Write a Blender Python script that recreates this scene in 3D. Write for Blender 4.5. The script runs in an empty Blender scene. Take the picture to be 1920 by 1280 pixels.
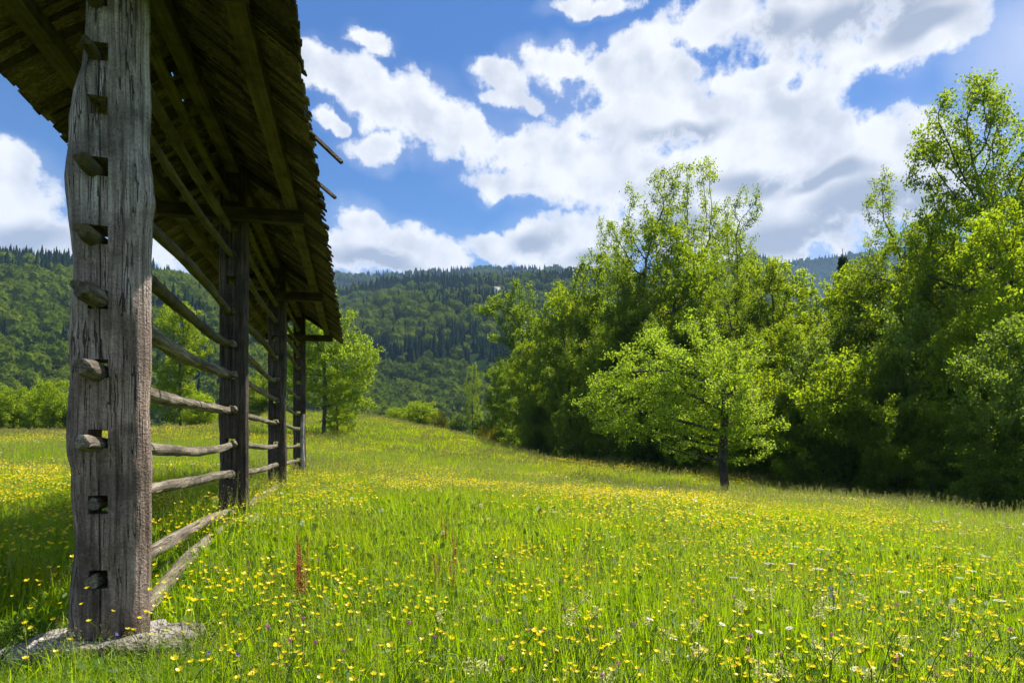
import bpy, math, random
import numpy as np
from mathutils import Vector, noise as mn
R = math.radians
rnd = random.Random(7)
rs = np.random.RandomState(11)
scene = bpy.context.scene
COL = scene.collection
E = 1.45            # eye height; "rel" heights below are measured from the eye
F = 1280.0          # focal length in pixels of the 1920 px photograph

# ------------------------------------------------------------------ camera
cam = bpy.data.cameras.new('camera')
cam.lens, cam.sensor_width, cam.shift_y = 24.0, 36.0, 0.1026
cam.clip_start, cam.clip_end = 0.05, 12000
camo = bpy.data.objects.new('camera', cam); COL.objects.link(camo)
camo.location = (0, 0, E); camo.rotation_euler = (R(90), 0, 0)
scene.camera = camo

# ------------------------------------------------------------------ exposure / render
scene.view_settings.view_transform = 'Standard'
scene.view_settings.look = 'None'
scene.view_settings.gamma = 1
scene.view_settings.use_curve_mapping = False
scene.view_settings.exposure = 1.05
cy = scene.cycles
cy.use_denoising = True; cy.denoiser = 'OPENIMAGEDENOISE'; cy.denoising_prefilter = 'ACCURATE'; cy.denoising_input_passes = 'RGB_ALBEDO_NORMAL'
cy.use_adaptive_sampling = True; cy.adaptive_threshold = 0.01
cy.max_bounces = 6; cy.diffuse_bounces = 3; cy.glossy_bounces = 2; cy.transmission_bounces = 3
cy.transparent_max_bounces = 4; cy.volume_bounces = 0
cy.sample_clamp_indirect = 4
cy.caustics_reflective = False; cy.caustics_refractive = False

# ------------------------------------------------------------------ sun
SUN_AZ, SUN_EL = R(50), R(61)
sl = bpy.data.lights.new('sun', 'SUN'); sl.energy = 4.8; sl.angle = R(0.5); sl.color = (1.0, 0.94, 0.84)
so = bpy.data.objects.new('sun', sl); COL.objects.link(so)
sd = Vector((math.sin(SUN_AZ)*math.cos(SUN_EL), math.cos(SUN_AZ)*math.cos(SUN_EL), math.sin(SUN_EL)))
so.rotation_euler = sd.to_track_quat('Z', 'Y').to_euler(); so.location = (30, 30, 40)

# ------------------------------------------------------------------ sky with clouds (world)
def px_ang(x, y):
    dx, dy = (x-960)/F, (837-y)/F
    return math.atan(dx), math.atan(dy/math.sqrt(1+dx*dx))
world = bpy.data.worlds.new('World'); scene.world = world; world.use_nodes = True
wt = world.node_tree; wn, wl = wt.nodes, wt.links
for n in list(wn): wn.remove(n)
def N(t, **k):
    n = wn.new(t)
    for a, b in k.items(): setattr(n, a, b)
    return n
def M(op, a, b=None, c=None, clamp=False):
    n = N('ShaderNodeMath', operation=op, use_clamp=clamp)
    for i, v in enumerate((a, b, c)):
        if v is None: continue
        if hasattr(v, 'links'): wl.new(v, n.inputs[i])
        else: n.inputs[i].default_value = v
    return n.outputs[0]
def VM(op, a, b=None, c=None, out=0):
    n = N('ShaderNodeVectorMath', operation=op)
    for i, v in enumerate((a, b, c)):
        if v is None: continue
        if hasattr(v, 'links'): wl.new(v, n.inputs[i])
        else: n.inputs[i].default_value = v
    return n.outputs[out]
def MR(v, a, b, c, d, t='SMOOTHSTEP'):
    n = N('ShaderNodeMapRange', interpolation_type=t)
    wl.new(v, n.inputs[0])
    for i, q in enumerate((a, b, c, d)): n.inputs[i+1].default_value = q
    return n.outputs[0]
def NOI(v, sc, det=2, rough=.5, out='Fac', dist=0.0):
    n = N('ShaderNodeTexNoise'); n.inputs['Scale'].default_value = sc
    n.inputs['Detail'].default_value = det; n.inputs['Roughness'].default_value = rough
    n.inputs['Distortion'].default_value = dist
    wl.new(v, n.inputs['Vector']); return n.outputs[out]
def MIX(f, a, b, mode='MIX'):
    n = N('ShaderNodeMix', data_type='RGBA', blend_type=mode)
    for s, v in ((n.inputs[0], f), (n.inputs[6], a), (n.inputs[7], b)):
        if hasattr(v, 'links'): wl.new(v, s)
        else: s.default_value = v
    return n.outputs[2]
tc = N('ShaderNodeTexCoord')
sep = N('ShaderNodeSeparateXYZ'); wl.new(tc.outputs['Generated'], sep.inputs[0])
az = M('ARCTAN2', sep.outputs[0], sep.outputs[1])
el = M('ARCSINE', sep.outputs[2])
cmb = N('ShaderNodeCombineXYZ'); wl.new(az, cmb.inputs[0]); wl.new(el, cmb.inputs[1])
P0 = cmb.outputs[0]
w1 = VM('MULTIPLY', VM('SUBTRACT', NOI(P0, 5, 3, .55, 'Color'), (.5, .5, .5)), (.11, .10, 0))
w2 = VM('MULTIPLY', VM('SUBTRACT', NOI(P0, 24, 4, .6, 'Color'), (.5, .5, .5)), (.035, .035, 0))
PW = VM('ADD', VM('ADD', P0, w1), w2)
def blobs(lst, P):
    acc = None
    for (x, y, rx, ry) in lst:
        a, e = px_ang(x, y)
        a2, _ = px_ang(x+rx, y); a0, _ = px_ang(x-rx, y); _, e2 = px_ang(x, y-ry); _, e0 = px_ang(x, y+ry)
        sx, sy = 2/(a2-a0), 2/(e2-e0)
        L = VM('LENGTH', VM('MULTIPLY_ADD', P, (sx, sy, 0), (-a*sx, -e*sy, 0)), out=1)
        if acc is None: acc = L
        else:
            n = N('ShaderNodeMath', operation='SMOOTH_MIN'); wl.new(acc, n.inputs[0]); wl.new(L, n.inputs[1]); n.inputs[2].default_value = .25
            acc = n.outputs[0]
    return acc
CL = [ # (x, y, rx, ry) of the cumulus masses
 (1560,10,250,85),(1730,70,130,75),(1350,20,110,55),(1640,100,150,48),(1110,-8,70,26),(1420,122,100,38),
 (1070,118,100,45),(1195,85,75,50),(1180,150,120,50),(1260,110,70,45),
 (1290,205,230,70),(1490,190,110,50),(1150,215,90,50),(1420,270,230,70),(1640,275,150,55),(1320,330,260,70),
 (1620,350,230,110),(1480,430,260,70),(1260,420,170,70),(1120,320,170,60),(980,285,150,42),(860,265,90,45),
 (620,120,80,45),(690,150,80,50),(760,195,80,55),(800,235,80,45),(715,270,60,38),(1000,345,130,28),
 (940,160,50,32),(955,200,55,22),(705,74,36,22),(620,205,50,22),
 (665,430,55,45),(740,462,85,42),(830,485,70,30),(640,485,90,40),(700,500,200,22),
 (935,465,65,36),(1020,445,75,44),(1110,440,75,55),(1090,485,140,30),
 (20,330,85,60),(60,390,110,70),(70,450,130,60),(310,470,80,60),(1480,468,70,18),(20,300,70,35),
 (2150,300,200,110),(-300,200,200,120),(-500,450,300,90),(2400,420,300,80)]
GR = [ # grey, shaded bellies
 (1590,50,240,62),(1430,50,130,46),(1720,66,130,44),(1010,448,62,34),(1640,400,200,75),(1480,440,190,50),(1420,330,170,40),
 (1280,240,110,30),(690,500,150,30),(60,440,130,50),(1130,485,90,28),(1250,430,150,35),(1560,330,120,30)]
lenC = blobs(CL, PW)
fb = NOI(P0, 13, 12, .64)
fb2 = NOI(P0, 3.2, 4, .55)
dens = M('ADD', M('SUBTRACT', 1.0, lenC), M('MULTIPLY', M('SUBTRACT', fb, .5), 2.5))
dens = M('ADD', dens, .16)
# other directions: plain broken cloud
out = M('MAXIMUM', MR(M('ABSOLUTE', az), .75, 1.0, 0, 1), MR(el, .75, 1.0, 0, 1))
dens2 = M('MULTIPLY', M('ADD', M('MULTIPLY', M('SUBTRACT', fb2, .5), 5.0), M('SUBTRACT', fb, .52)), out)
dens = M('MAXIMUM', dens, dens2)
mask = MR(dens, -.04, 0.46, 0, 1)
mask = M('MAXIMUM', mask, M('MULTIPLY', MR(M('SUBTRACT', 1.9, lenC), .0, 1.2, 0, .34), MR(fb2, .3, .75, 0.1, 1)))   # thin veil
gl = blobs([(1960,110,330,260),(1500,420,420,160)], PW)
mask = M('MAXIMUM', mask, MR(M('SUBTRACT', 1.0, gl), 0, 1, 0, .5))
mask = M('MULTIPLY', mask, MR(el, -.02, .02, 0, 1))
lenG = blobs(GR, VM('ADD', P0, w1))
grey = MR(M('ADD', M('SUBTRACT', 1.0, lenG), M('MULTIPLY', M('SUBTRACT', NOI(P0, 7, 5, .5), .5), .7)), -.1, .7, 0, 1)
grey = M('MULTIPLY', grey, MR(dens, .2, .7, 0.1, 1))
soft = MR(NOI(P0, 9, 5, .5), .35, .75, 0, .30)
fbs = NOI(VM('ADD', P0, (.020, .018, 0)), 12, 5, .5)
fb0 = NOI(P0, 12, 5, .5)
rel = M('MULTIPLY', MR(M('SUBTRACT', fbs, fb0), -.06, .16, 0, .5, 'LINEAR'), MR(dens, .15, .5, 0, 1))
grey = M('MAXIMUM', grey, M('MULTIPLY', soft, MR(dens, .25, .8, 0, 1)), clamp=True)
grey = M('ADD', grey, M('MULTIPLY', rel, M('SUBTRACT', 1.0, M('MULTIPLY', grey, .8))), clamp=True)
ccol = MIX(grey, (7.8, 7.9, 8.2, 1), (3.3, 3.75, 4.75, 1))
sky = N('ShaderNodeTexSky', sky_type='NISHITA', sun_disc=False)
sky.sun_elevation, sky.sun_rotation = SUN_EL, SUN_AZ
sky.air_density, sky.dust_density, sky.ozone_density = 1.0, 0.3, 3.0
skyc = MIX(1.0, sky.outputs[0], MIX(MR(el, .05, .5, 0, 1), (.52, .80, 1.02, 1), (.23, .58, .98, 1)), 'MULTIPLY')
fin = MIX(mask, skyc, ccol)
bg = N('ShaderNodeBackground'); bg.inputs[1].default_value = 0.066
wl.new(fin, bg.inputs[0])
wo = N('ShaderNodeOutputWorld'); wl.new(bg.outputs[0], wo.inputs[0])
world.cycles.sampling_method = 'MANUAL'; world.cycles.sample_map_resolution = 512

# ------------------------------------------------------------------ helpers
def link(o, parent=None):
    COL.objects.link(o)
    if parent is not None: o.parent = parent
    return o
def mesh(name, V, Fc, mats, mi=None, smooth=False, sharp=None, fsize=None):
    """V (n,3); Fc either (m,k) array or list of lists"""
    me = bpy.data.meshes.new(name)
    V = np.asarray(V, dtype=np.float32)
    if isinstance(Fc, np.ndarray):
        m, k = Fc.shape
        me.vertices.add(len(V)); me.vertices.foreach_set('co', V.ravel())
        me.loops.add(m*k); me.loops.foreach_set('vertex_index', Fc.astype(np.int32).ravel())
        me.polygons.add(m)
        me.polygons.foreach_set('loop_start', np.arange(m, dtype=np.int32)*k)
        me.polygons.foreach_set('loop_total', np.full(m, k, dtype=np.int32))
        me.update(calc_edges=True)
    else:
        me.from_pydata([tuple(v) for v in V], [], Fc); me.update()
    for m_ in (mats if isinstance(mats, (list, tuple)) else [mats]): me.materials.append(m_)
    if mi is not None: me.polygons.foreach_set('material_index', np.asarray(mi, dtype=np.int32))
    if smooth: me.polygons.foreach_set('use_smooth', np.ones(len(me.polygons), dtype=bool))
    if sharp: me.set_sharp_from_angle(angle=R(sharp))
    return me
def obj(name, me, parent=None, loc=None, **props):
    o = bpy.data.objects.new(name, me)
    if loc is not None: o.location = loc
    link(o, parent)
    for k, v in props.items(): o[k] = v
    return o
def thing(name, label, cat, loc=(0, 0, 0), rz=0, group=None):
    o = bpy.data.objects.new(name, None); o.empty_display_size = .2
    o.location = loc; o.rotation_euler = (0, 0, rz); link(o)
    o['label'] = label; o['category'] = cat
    if group: o['group'] = group
    return o
def tubes(A, B, ra, rb, k=6):
    """frustums between point pairs -> V, F (quads)"""
    A, B = np.asarray(A, float), np.asarray(B, float)
    d = B-A; L = np.linalg.norm(d, axis=1, keepdims=True)+1e-9; d = d/L
    up = np.where(np.abs(d[:, 2:3]) > .9, np.array([[1., 0, 0]]), np.array([[0, 0, 1.]]))
    u = np.cross(d, up); u /= np.linalg.norm(u, axis=1, keepdims=True)+1e-9
    v = np.cross(d, u)
    th = np.arange(k)*2*math.pi/k
    ring = u[:, None, :]*np.cos(th)[None, :, None]+v[:, None, :]*np.sin(th)[None, :, None]
    Va = A[:, None]+ring*np.asarray(ra)[:, None, None]; Vb = B[:, None]+ring*np.asarray(rb)[:, None, None]
    n = len(A); V = np.concatenate([Va, Vb], 1).reshape(-1, 3)
    i = np.arange(k); j = (i+1) % k
    f = np.stack([i, i+k, j+k, j], 1)
    Fc = (f[None]+(np.arange(n)*2*k)[:, None, None]).reshape(-1, 4)
    return V, Fc
def unit(v): return v/(np.linalg.norm(v, axis=-1, keepdims=True)+1e-9)
def join(parts):
    Vs, Fs, n = [], [], 0
    for V, Fc in parts: Vs.append(V); Fs.append(Fc+n); n += len(V)
    return np.concatenate(Vs), np.concatenate(Fs)
def vnoise(P, s, oct=3, seed=0.0):
    return np.array([mn.fractal(Vector((p[0]*s+seed, p[1]*s, p[2]*s)), 0.9, 2.0, oct) for p in P])

# ------------------------------------------------------------------ materials
def mat(name):
    m = bpy.data.materials.new(name); m.use_nodes = True
    nt = m.node_tree
    for n in list(nt.nodes): nt.nodes.remove(n)
    o = nt.nodes.new('ShaderNodeOutputMaterial')
    return m, nt, o
def nn(nt, t, ins=None, **k):
    n = nt.nodes.new(t)
    for a, b in k.items(): setattr(n, a, b)
    for a, b in (ins or {}).items():
        if hasattr(b, 'links'): nt.links.new(b, n.inputs[a])
        else: n.inputs[a].default_value = b
    return n
def ramp(nt, fac, stops):
    n = nt.nodes.new('ShaderNodeValToRGB'); nt.links.new(fac, n.inputs[0])
    e = n.color_ramp.elements
    while len(e) < len(stops): e.new(.5)
    for i, (p, c) in enumerate(stops): e[i].position = p; e[i].color = (*c, 1)
    return n.outputs[0]
def leaf_mat(name, dark, light, trans, tw=.5, scale=.5, gloss=.2, rough=.5, extra=None):
    m, nt, o = mat(name)
    oi = nn(nt, 'ShaderNodeObjectInfo'); gi = nn(nt, 'ShaderNodeNewGeometry')
    nz = nn(nt, 'ShaderNodeTexNoise', {'Vector': gi.outputs['Position'], 'Scale': scale, 'Detail': 3.0})
    s = nn(nt, 'ShaderNodeMath', {0: oi.outputs['Random'], 1: .35}, operation='MULTIPLY')
    ri = nn(nt, 'ShaderNodeMath', {0: gi.outputs['Random Per Island'], 1: .5, 2: s.outputs[0]}, operation='MULTIPLY_ADD')
    f = nn(nt, 'ShaderNodeMath', {0: nz.outputs['Fac'], 1: .9, 2: ri.outputs[0]}, operation='MULTIPLY_ADD')
    f = nn(nt, 'ShaderNodeMath', {0: f.outputs[0], 1: .42}, operation='SUBTRACT', use_clamp=True)
    c = ramp(nt, f.outputs[0], [(0, dark), (1, light)])
    ct = nn(nt, 'ShaderNodeMix', {0: f.outputs[0], 6: (*[x*.75 for x in trans], 1), 7: (*trans, 1)}, data_type='RGBA')
    p = nn(nt, 'ShaderNodeBsdfPrincipled', {'Base Color': c, 'Roughness': rough, 'Specular IOR Level': gloss})
    t = nn(nt, 'ShaderNodeBsdfTranslucent', {'Color': ct.outputs[2]})
    mx = nn(nt, 'ShaderNodeMixShader', {0: tw, 1: p.outputs[0], 2: t.outputs[0]})
    nt.links.new(mx.outputs[0], o.inputs[0]); return m
def wood(name, c0, c1, c2, axis='y', moss=0.0, scale=1.0, bump=.6, stain=None, island=0, checks=0):
    m, nt, o = mat(name)
    tcn = nn(nt, 'ShaderNodeTexCoord')
    sc = {'x': (1.2, 26, 26), 'y': (26, 1.2, 26), 'z': (26, 26, 1.2)}[axis]
    oi = nn(nt, 'ShaderNodeObjectInfo')
    vv = nn(nt, 'ShaderNodeVectorMath', {0: tcn.outputs['Object'], 1: oi.outputs['Random']}, operation='ADD')
    mp = nn(nt, 'ShaderNodeMapping', {'Vector': vv.outputs[0], 'Scale': tuple(v*scale for v in sc)})
    g = nn(nt, 'ShaderNodeTexNoise', {'Vector': mp.outputs[0], 'Scale': 1.0, 'Detail': 6.0, 'Roughness': .65, 'Distortion': .6})
    b = nn(nt, 'ShaderNodeTexNoise', {'Vector': vv.outputs[0], 'Scale': 3.0, 'Detail': 4.0, 'Roughness': .6})
    fine = nn(nt, 'ShaderNodeTexNoise', {'Vector': vv.outputs[0], 'Scale': 60.0, 'Detail': 3.0, 'Roughness': .6})
    c = ramp(nt, g.outputs['Fac'], [(.28, c0), (.5, c1), (.72, c2)])
    dk = nn(nt, 'ShaderNodeMapRange', {0: b.outputs['Fac'], 1: .35, 2: .6, 3: .45, 4: 1.1})
    c = nn(nt, 'ShaderNodeMix', {0: 1.0, 6: c, 7: dk.outputs[0]}, data_type='RGBA', blend_type='MULTIPLY').outputs[2]
    fk = nn(nt, 'ShaderNodeMapRange', {0: fine.outputs['Fac'], 1: .3, 2: .7, 3: .72, 4: 1.25})
    c = nn(nt, 'ShaderNodeMix', {0: 1.0, 6: c, 7: fk.outputs[0]}, data_type='RGBA', blend_type='MULTIPLY').outputs[2]
    if moss:
        ms = nn(nt, 'ShaderNodeTexNoise', {'Vector': vv.outputs[0], 'Scale': 6.0, 'Detail': 6.0, 'Roughness': .7})
        mk = nn(nt, 'ShaderNodeMapRange', {0: ms.outputs['Fac'], 1: .46, 2: .62, 3: 0.0, 4: moss})
        c = nn(nt, 'ShaderNodeMix', {0: mk.outputs[0], 6: c, 7: (.10, .085, .012, 1)}, data_type='RGBA').outputs[2]
    if island:
        gi = nn(nt, 'ShaderNodeNewGeometry'); ik = nn(nt, 'ShaderNodeMapRange', {0: gi.outputs['Random Per Island'], 1: 0.0, 2: 1.0, 3: 1-island, 4: 1+island})
        c = nn(nt, 'ShaderNodeMix', {0: 1.0, 6: c, 7: ik.outputs[0]}, data_type='RGBA', blend_type='MULTIPLY').outputs[2]
    if checks:   # long dark drying cracks and knots in the surface
        mc = nn(nt, 'ShaderNodeMapping', {'Vector': vv.outputs[0], 'Scale': {'z': (34, 34, .8), 'y': (40, 1.0, 40), 'x': (1.0, 40, 40)}[axis]})
        nc_ = nn(nt, 'ShaderNodeTexNoise', {'Vector': mc.outputs[0], 'Scale': 1.0, 'Detail': 2.0, 'Distortion': .3})
        ab = nn(nt, 'ShaderNodeMath', {0: nc_.outputs['Fac'], 1: .5}, operation='SUBTRACT'); ab = nn(nt, 'ShaderNodeMath', {0: ab.outputs[0]}, operation='ABSOLUTE')
        gate = nn(nt, 'ShaderNodeMapRange', {0: b.outputs['Fac'], 1: .42, 2: .58, 3: .0, 4: .028})
        ln_ = nn(nt, 'ShaderNodeMath', {0: ab.outputs[0], 1: gate.outputs[0]}, operation='GREATER_THAN')
        cc = nn(nt, 'ShaderNodeMapRange', {0: ln_.outputs[0], 3: .22, 4: 1.0})
        c = nn(nt, 'ShaderNodeMix', {0: checks, 6: c, 7: cc.outputs[0]}, data_type='RGBA', blend_type='MULTIPLY').outputs[2]
        kn = nn(nt, 'ShaderNodeTexVoronoi', {'Vector': vv.outputs[0], 'Scale': 3.2}); kk = nn(nt, 'ShaderNodeMapRange', {0: kn.outputs['Distance'], 1: .05, 2: .20, 3: .38, 4: 1.0})
        c = nn(nt, 'ShaderNodeMix', {0: checks*.8, 6: c, 7: kk.outputs[0]}, data_type='RGBA', blend_type='MULTIPLY').outputs[2]
    if stain:   # brown weathering of the lower part of a tall post (z in metres)
        sp = nn(nt, 'ShaderNodeSeparateXYZ', {0: tcn.outputs['Object']})
        ad = nn(nt, 'ShaderNodeMath', {0: b.outputs['Fac'], 1: 1.6, 2: sp.outputs[2]}, operation='MULTIPLY_ADD')
        mk = nn(nt, 'ShaderNodeMapRange', {0: ad.outputs[0], 1: 2.4, 2: 3.9, 3: .75, 4: 0.0})
        c2_ = nn(nt, 'ShaderNodeMix', {0: 1.0, 6: c, 7: (*stain, 1)}, data_type='RGBA', blend_type='MULTIPLY').outputs[2]
        c = nn(nt, 'ShaderNodeMix', {0: mk.outputs[0], 6: c, 7: c2_}, data_type='RGBA').outputs[2]
    hb = nn(nt, 'ShaderNodeMath', {0: g.outputs['Fac'], 1: fine.outputs['Fac']}, operation='ADD')
    bp = nn(nt, 'ShaderNodeBump', {'Strength': bump, 'Distance': .02, 'Height': hb.outputs[0]})
    p = nn(nt, 'ShaderNodeBsdfPrincipled', {'Base Color': c, 'Roughness': .85, 'Specular IOR Level': .25, 'Normal': bp.outputs[0]})
    nt.links.new(p.outputs[0], o.inputs[0]); return m
def plain(name, col, rough=.7, var=.3, scale=20, trans=None, tw=.35, bump=0):
    m, nt, o = mat(name)
    tcn = nn(nt, 'ShaderNodeTexCoord')
    z = nn(nt, 'ShaderNodeTexNoise', {'Vector': tcn.outputs['Object'], 'Scale': scale, 'Detail': 4.0})
    c = ramp(nt, z.outputs['Fac'], [(.3, tuple(v*(1-var) for v in col)), (.7, tuple(min(1, v*(1+var)) for v in col))])
    p = nn(nt, 'ShaderNodeBsdfPrincipled', {'Base Color': c, 'Roughness': rough, 'Specular IOR Level': .3})
    if bump:
        bp = nn(nt, 'ShaderNodeBump', {'Strength': bump, 'Distance': .03, 'Height': z.outputs['Fac']}); nt.links.new(bp.outputs[0], p.inputs['Normal'])
    last = p
    if trans:
        t = nn(nt, 'ShaderNodeBsdfTranslucent', {'Color': (*trans, 1)})
        last = nn(nt, 'ShaderNodeMixShader', {0: tw, 1: p.outputs[0], 2: t.outputs[0]})
    nt.links.new(last.outputs[0], o.inputs[0]); return m

m_leaf = leaf_mat('leaves_mid', (.025, .065, .004), (.15, .22, .010), (.43, .58, .010), .54)
m_leaf_bright = leaf_mat('leaves_bright', (.05, .11, .004), (.19, .28, .010), (.50, .64, .010), .56)
m_leaf_dark = leaf_mat('leaves_dark', (.018, .050, .005), (.10, .165, .010), (.36, .52, .010), .52)
m_leaf_apple = leaf_mat('leaves_apple', (.07, .13, .012), (.24, .33, .03), (.54, .72, .03), .56)
m_leaf_grey = leaf_mat('leaves_grey_green', (.04, .09, .012), (.18, .26, .04), (.40, .55, .035), .48)
m_leaf_yellow = leaf_mat('leaves_yellow', (.16, .16, .01), (.34, .28, .02), (.62, .56, .02), .5)
m_needle = leaf_mat('needles', (.02, .045, .014), (.06, .10, .03), (.06, .10, .02), .2)
m_bark = wood('bark', (.03, .024, .018), (.095, .08, .062), (.20, .175, .14), 'z', scale=.5, bump=1.0)
m_grass = leaf_mat('grass_blades', (.06, .13, .003), (.21, .32, .006), (.55, .78, .005), .6, scale=.35, gloss=.28, rough=.4)
m_grass2 = leaf_mat('grass_blades_olive', (.11, .14, .006), (.27, .31, .015), (.66, .74, .012), .58, scale=.3, gloss=.25)
m_seed = leaf_mat('grass_seedheads', (.15, .15, .04), (.38, .35, .12), (.48, .46, .12), .35, scale=.8)
m_herb = leaf_mat('herb_leaves', (.03, .09, .008), (.12, .22, .015), (.32, .50, .02), .45, scale=2)
m_hcon = leaf_mat('hill_conifer', (.006, .018, .008), (.020, .042, .014), (.03, .05, .01), .08, scale=.02, gloss=0.0, rough=.9)
m_hdec = leaf_mat('hill_broadleaf', (.018, .048, .006), (.15, .20, .012), (.20, .27, .012), .3, scale=.03, gloss=0.0, rough=.9)
# ------------------------------------------------------------------ terrain
CP = np.array([(-2.6,4.4,-1.42),(0,3.5,-1.44),(3,4,-1.52),(10,8,-1.78),(-3.66,9,-1.16),(-4.73,13.8,-1.0),(-5.9,19,-.88),(-8,8,-1.15),(-12,14,-.75),
 (-20,25,-.1),(-40,60,1.2),(-46,60,1.2),(-30,62,1.4),(-25,70,3.2),(-12.4,45,1.0),(-17.6,75,3.3),(-10.9,70,2.2),(-4.8,62,1.06),(-1.3,56,.2),
 (3.5,45,-.88),(7.2,42,-.98),(12.7,37,-1.5),(16,32,-1.85),(19,29,-2.15),(19.5,26,-2.2),(9,29,-1.82),(0,24,-1.15),(-4,16,-.95),(4.5,26,-1.45),
 (-18,95,1.0),(-45,90,-1),(-60,30,.2),(-32,32,.2),(25,60,-3),(40,40,-3.4),(30,20,-2.6),(20,5,-2.2),(0,-10,-1.6),(-20,-10,-1.3),(20,-15,-2.4),
 (5,100,-4),(40,90,-6),(8,16,-1.6),(14,18,-1.85),(-80,70,0),(-70,-20,-.6),(60,-10,-3.5),(8,60,-2.2),(2,72,-1.8)], float)
def _tps(r2): return np.where(r2 > 0, .5*r2*np.log(r2+1e-12), 0)
CP[:, 2] -= np.interp(np.hypot(CP[:, 0], CP[:, 1]), [6, 14, 22, 48, 60, 80], [0, .15, .38, .38, .22, .12])
_c = CP[:, :2]/50
_K = _tps(((_c[:, None]-_c[None])**2).sum(-1))+np.eye(len(_c))*.002
_Pm = np.c_[np.ones(len(_c)), _c]
_W = np.linalg.solve(np.block([[_K, _Pm], [_Pm.T, np.zeros((3, 3))]]), np.r_[CP[:, 2], 0, 0, 0])
def zg(x, y):
    x = np.atleast_1d(np.asarray(x, float)); y = np.atleast_1d(np.asarray(y, float))
    q = np.stack([x, y], -1)/50
    r = np.hypot(x, y)
    k = np.minimum(1, 130/np.maximum(r, 1))[:, None]
    qc = q*k
    h = np.empty(len(x))
    for s in range(0, len(x), 20000):
        qq = qc[s:s+20000]
        d = _tps(((qq[:, None]-_c[None])**2).sum(-1))
        h[s:s+20000] = d@_W[:-3]+_W[-3]+qq@_W[-2:]
    t = np.clip((r-85)/120, 0, 1); t = t*t*(3-2*t)
    h = h*(1-t)+(-24)*t
    h += .03*np.sin(x*1.7+.5*y)*np.sin(y*1.3)+.05*np.sin(x*.45+1)*np.cos(y*.5)
    return h+E
def gz(x, y): return float(zg(x, y)[0])
rad = np.r_[np.linspace(0, 30, 61)[1:], 30*np.power(5000/30, np.linspace(0, 1, 90))[1:]]
nth = 360
th = np.arange(nth)*2*math.pi/nth
gx = (rad[:, None]*np.cos(th)).ravel(); gy = (rad[:, None]*np.sin(th)).ravel()
gx = np.r_[0, gx]; gy = np.r_[0, gy]
V = np.stack([gx, gy, zg(gx, gy)], -1)
Fl = []
for i in range(len(rad)-1):
    a = 1+i*nth+np.arange(nth); b = 1+i*nth+(np.arange(nth)+1) % nth
    Fl.append(np.stack([a, a+nth, b+nth, b], -1))
Fq = np.concatenate(Fl)
m, nt, o = mat('meadow_soil')
g_ = nn(nt, 'ShaderNodeNewGeometry')
z_ = nn(nt, 'ShaderNodeTexNoise', {'Vector': g_.outputs['Position'], 'Scale': 2.5, 'Detail': 8.0, 'Roughness': .7})
c_ = ramp(nt, z_.outputs['Fac'], [(.3, (.022, .030, .006)), (.5, (.05, .08, .010)), (.75, (.09, .12, .014))])
p_ = nn(nt, 'ShaderNodeBsdfPrincipled', {'Base Color': c_, 'Roughness': .95, 'Specular IOR Level': .1})
nt.links.new(p_.outputs[0], o.inputs[0])
ctr = np.stack([np.zeros(nth, int), 1+np.arange(nth), 1+(np.arange(nth)+1) % nth], -1)
gm = bpy.data.meshes.new('ground')
gm.from_pydata([tuple(v) for v in V], [], [tuple(f) for f in Fq.tolist()]+[tuple(f) for f in ctr.tolist()]); gm.update()
gm.materials.append(m)
gm.polygons.foreach_set('use_smooth', np.ones(len(gm.polygons), dtype=bool))
obj('ground', gm, kind='structure')

# ------------------------------------------------------------------ scatter (only for uncountable stuff)
def scatter(name, pts, rot, scl, idx, sources):
    me = bpy.data.meshes.new(name); n = len(pts)
    me.vertices.add(n); me.vertices.foreach_set('co', np.asarray(pts, np.float32).ravel())
    a = me.attributes.new('rot', 'FLOAT_VECTOR', 'POINT'); a.data.foreach_set('vector', np.asarray(rot, np.float32).ravel())
    a = me.attributes.new('scl', 'FLOAT_VECTOR', 'POINT'); a.data.foreach_set('vector', np.asarray(scl, np.float32).ravel())
    a = me.attributes.new('idx', 'INT', 'POINT'); a.data.foreach_set('value', np.asarray(idx, np.int32))
    ob = obj(name, me, kind='stuff')
    src = bpy.data.collections.new(name+'_source')
    for i, s in enumerate(sources):
        q = bpy.data.objects.new('%s_kind_%02d' % (name, i), s); src.objects.link(q)
    ng = bpy.data.node_groups.new(name, 'GeometryNodeTree')
    ng.interface.new_socket('Geometry', in_out='INPUT', socket_type='NodeSocketGeometry')
    ng.interface.new_socket('Geometry', in_out='OUTPUT', socket_type='NodeSocketGeometry')
    gi, go = ng.nodes.new('NodeGroupInput'), ng.nodes.new('NodeGroupOutput')
    ci = ng.nodes.new('GeometryNodeCollectionInfo'); ci.inputs[0].default_value = src
    ci.inputs['Separate Children'].default_value = True; ci.inputs['Reset Children'].default_value = True
    ip = ng.nodes.new('GeometryNodeInstanceOnPoints'); ip.inputs['Pick Instance'].default_value = True
    def att(nm, t):
        q = ng.nodes.new('GeometryNodeInputNamedAttribute'); q.data_type = t; q.inputs[0].default_value = nm; return q.outputs[0]
    L = ng.links.new
    L(gi.outputs[0], ip.inputs['Points']); L(ci.outputs[0], ip.inputs['Instance'])
    L(att('idx', 'INT'), ip.inputs['Instance Index']); L(att('rot', 'FLOAT_VECTOR'), ip.inputs['Rotation']); L(att('scl', 'FLOAT_VECTOR'), ip.inputs['Scale'])
    L(ip.outputs[0], go.inputs[0])
    md = ob.modifiers.new('instances', 'NODES'); md.node_group = ng
    return ob

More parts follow.
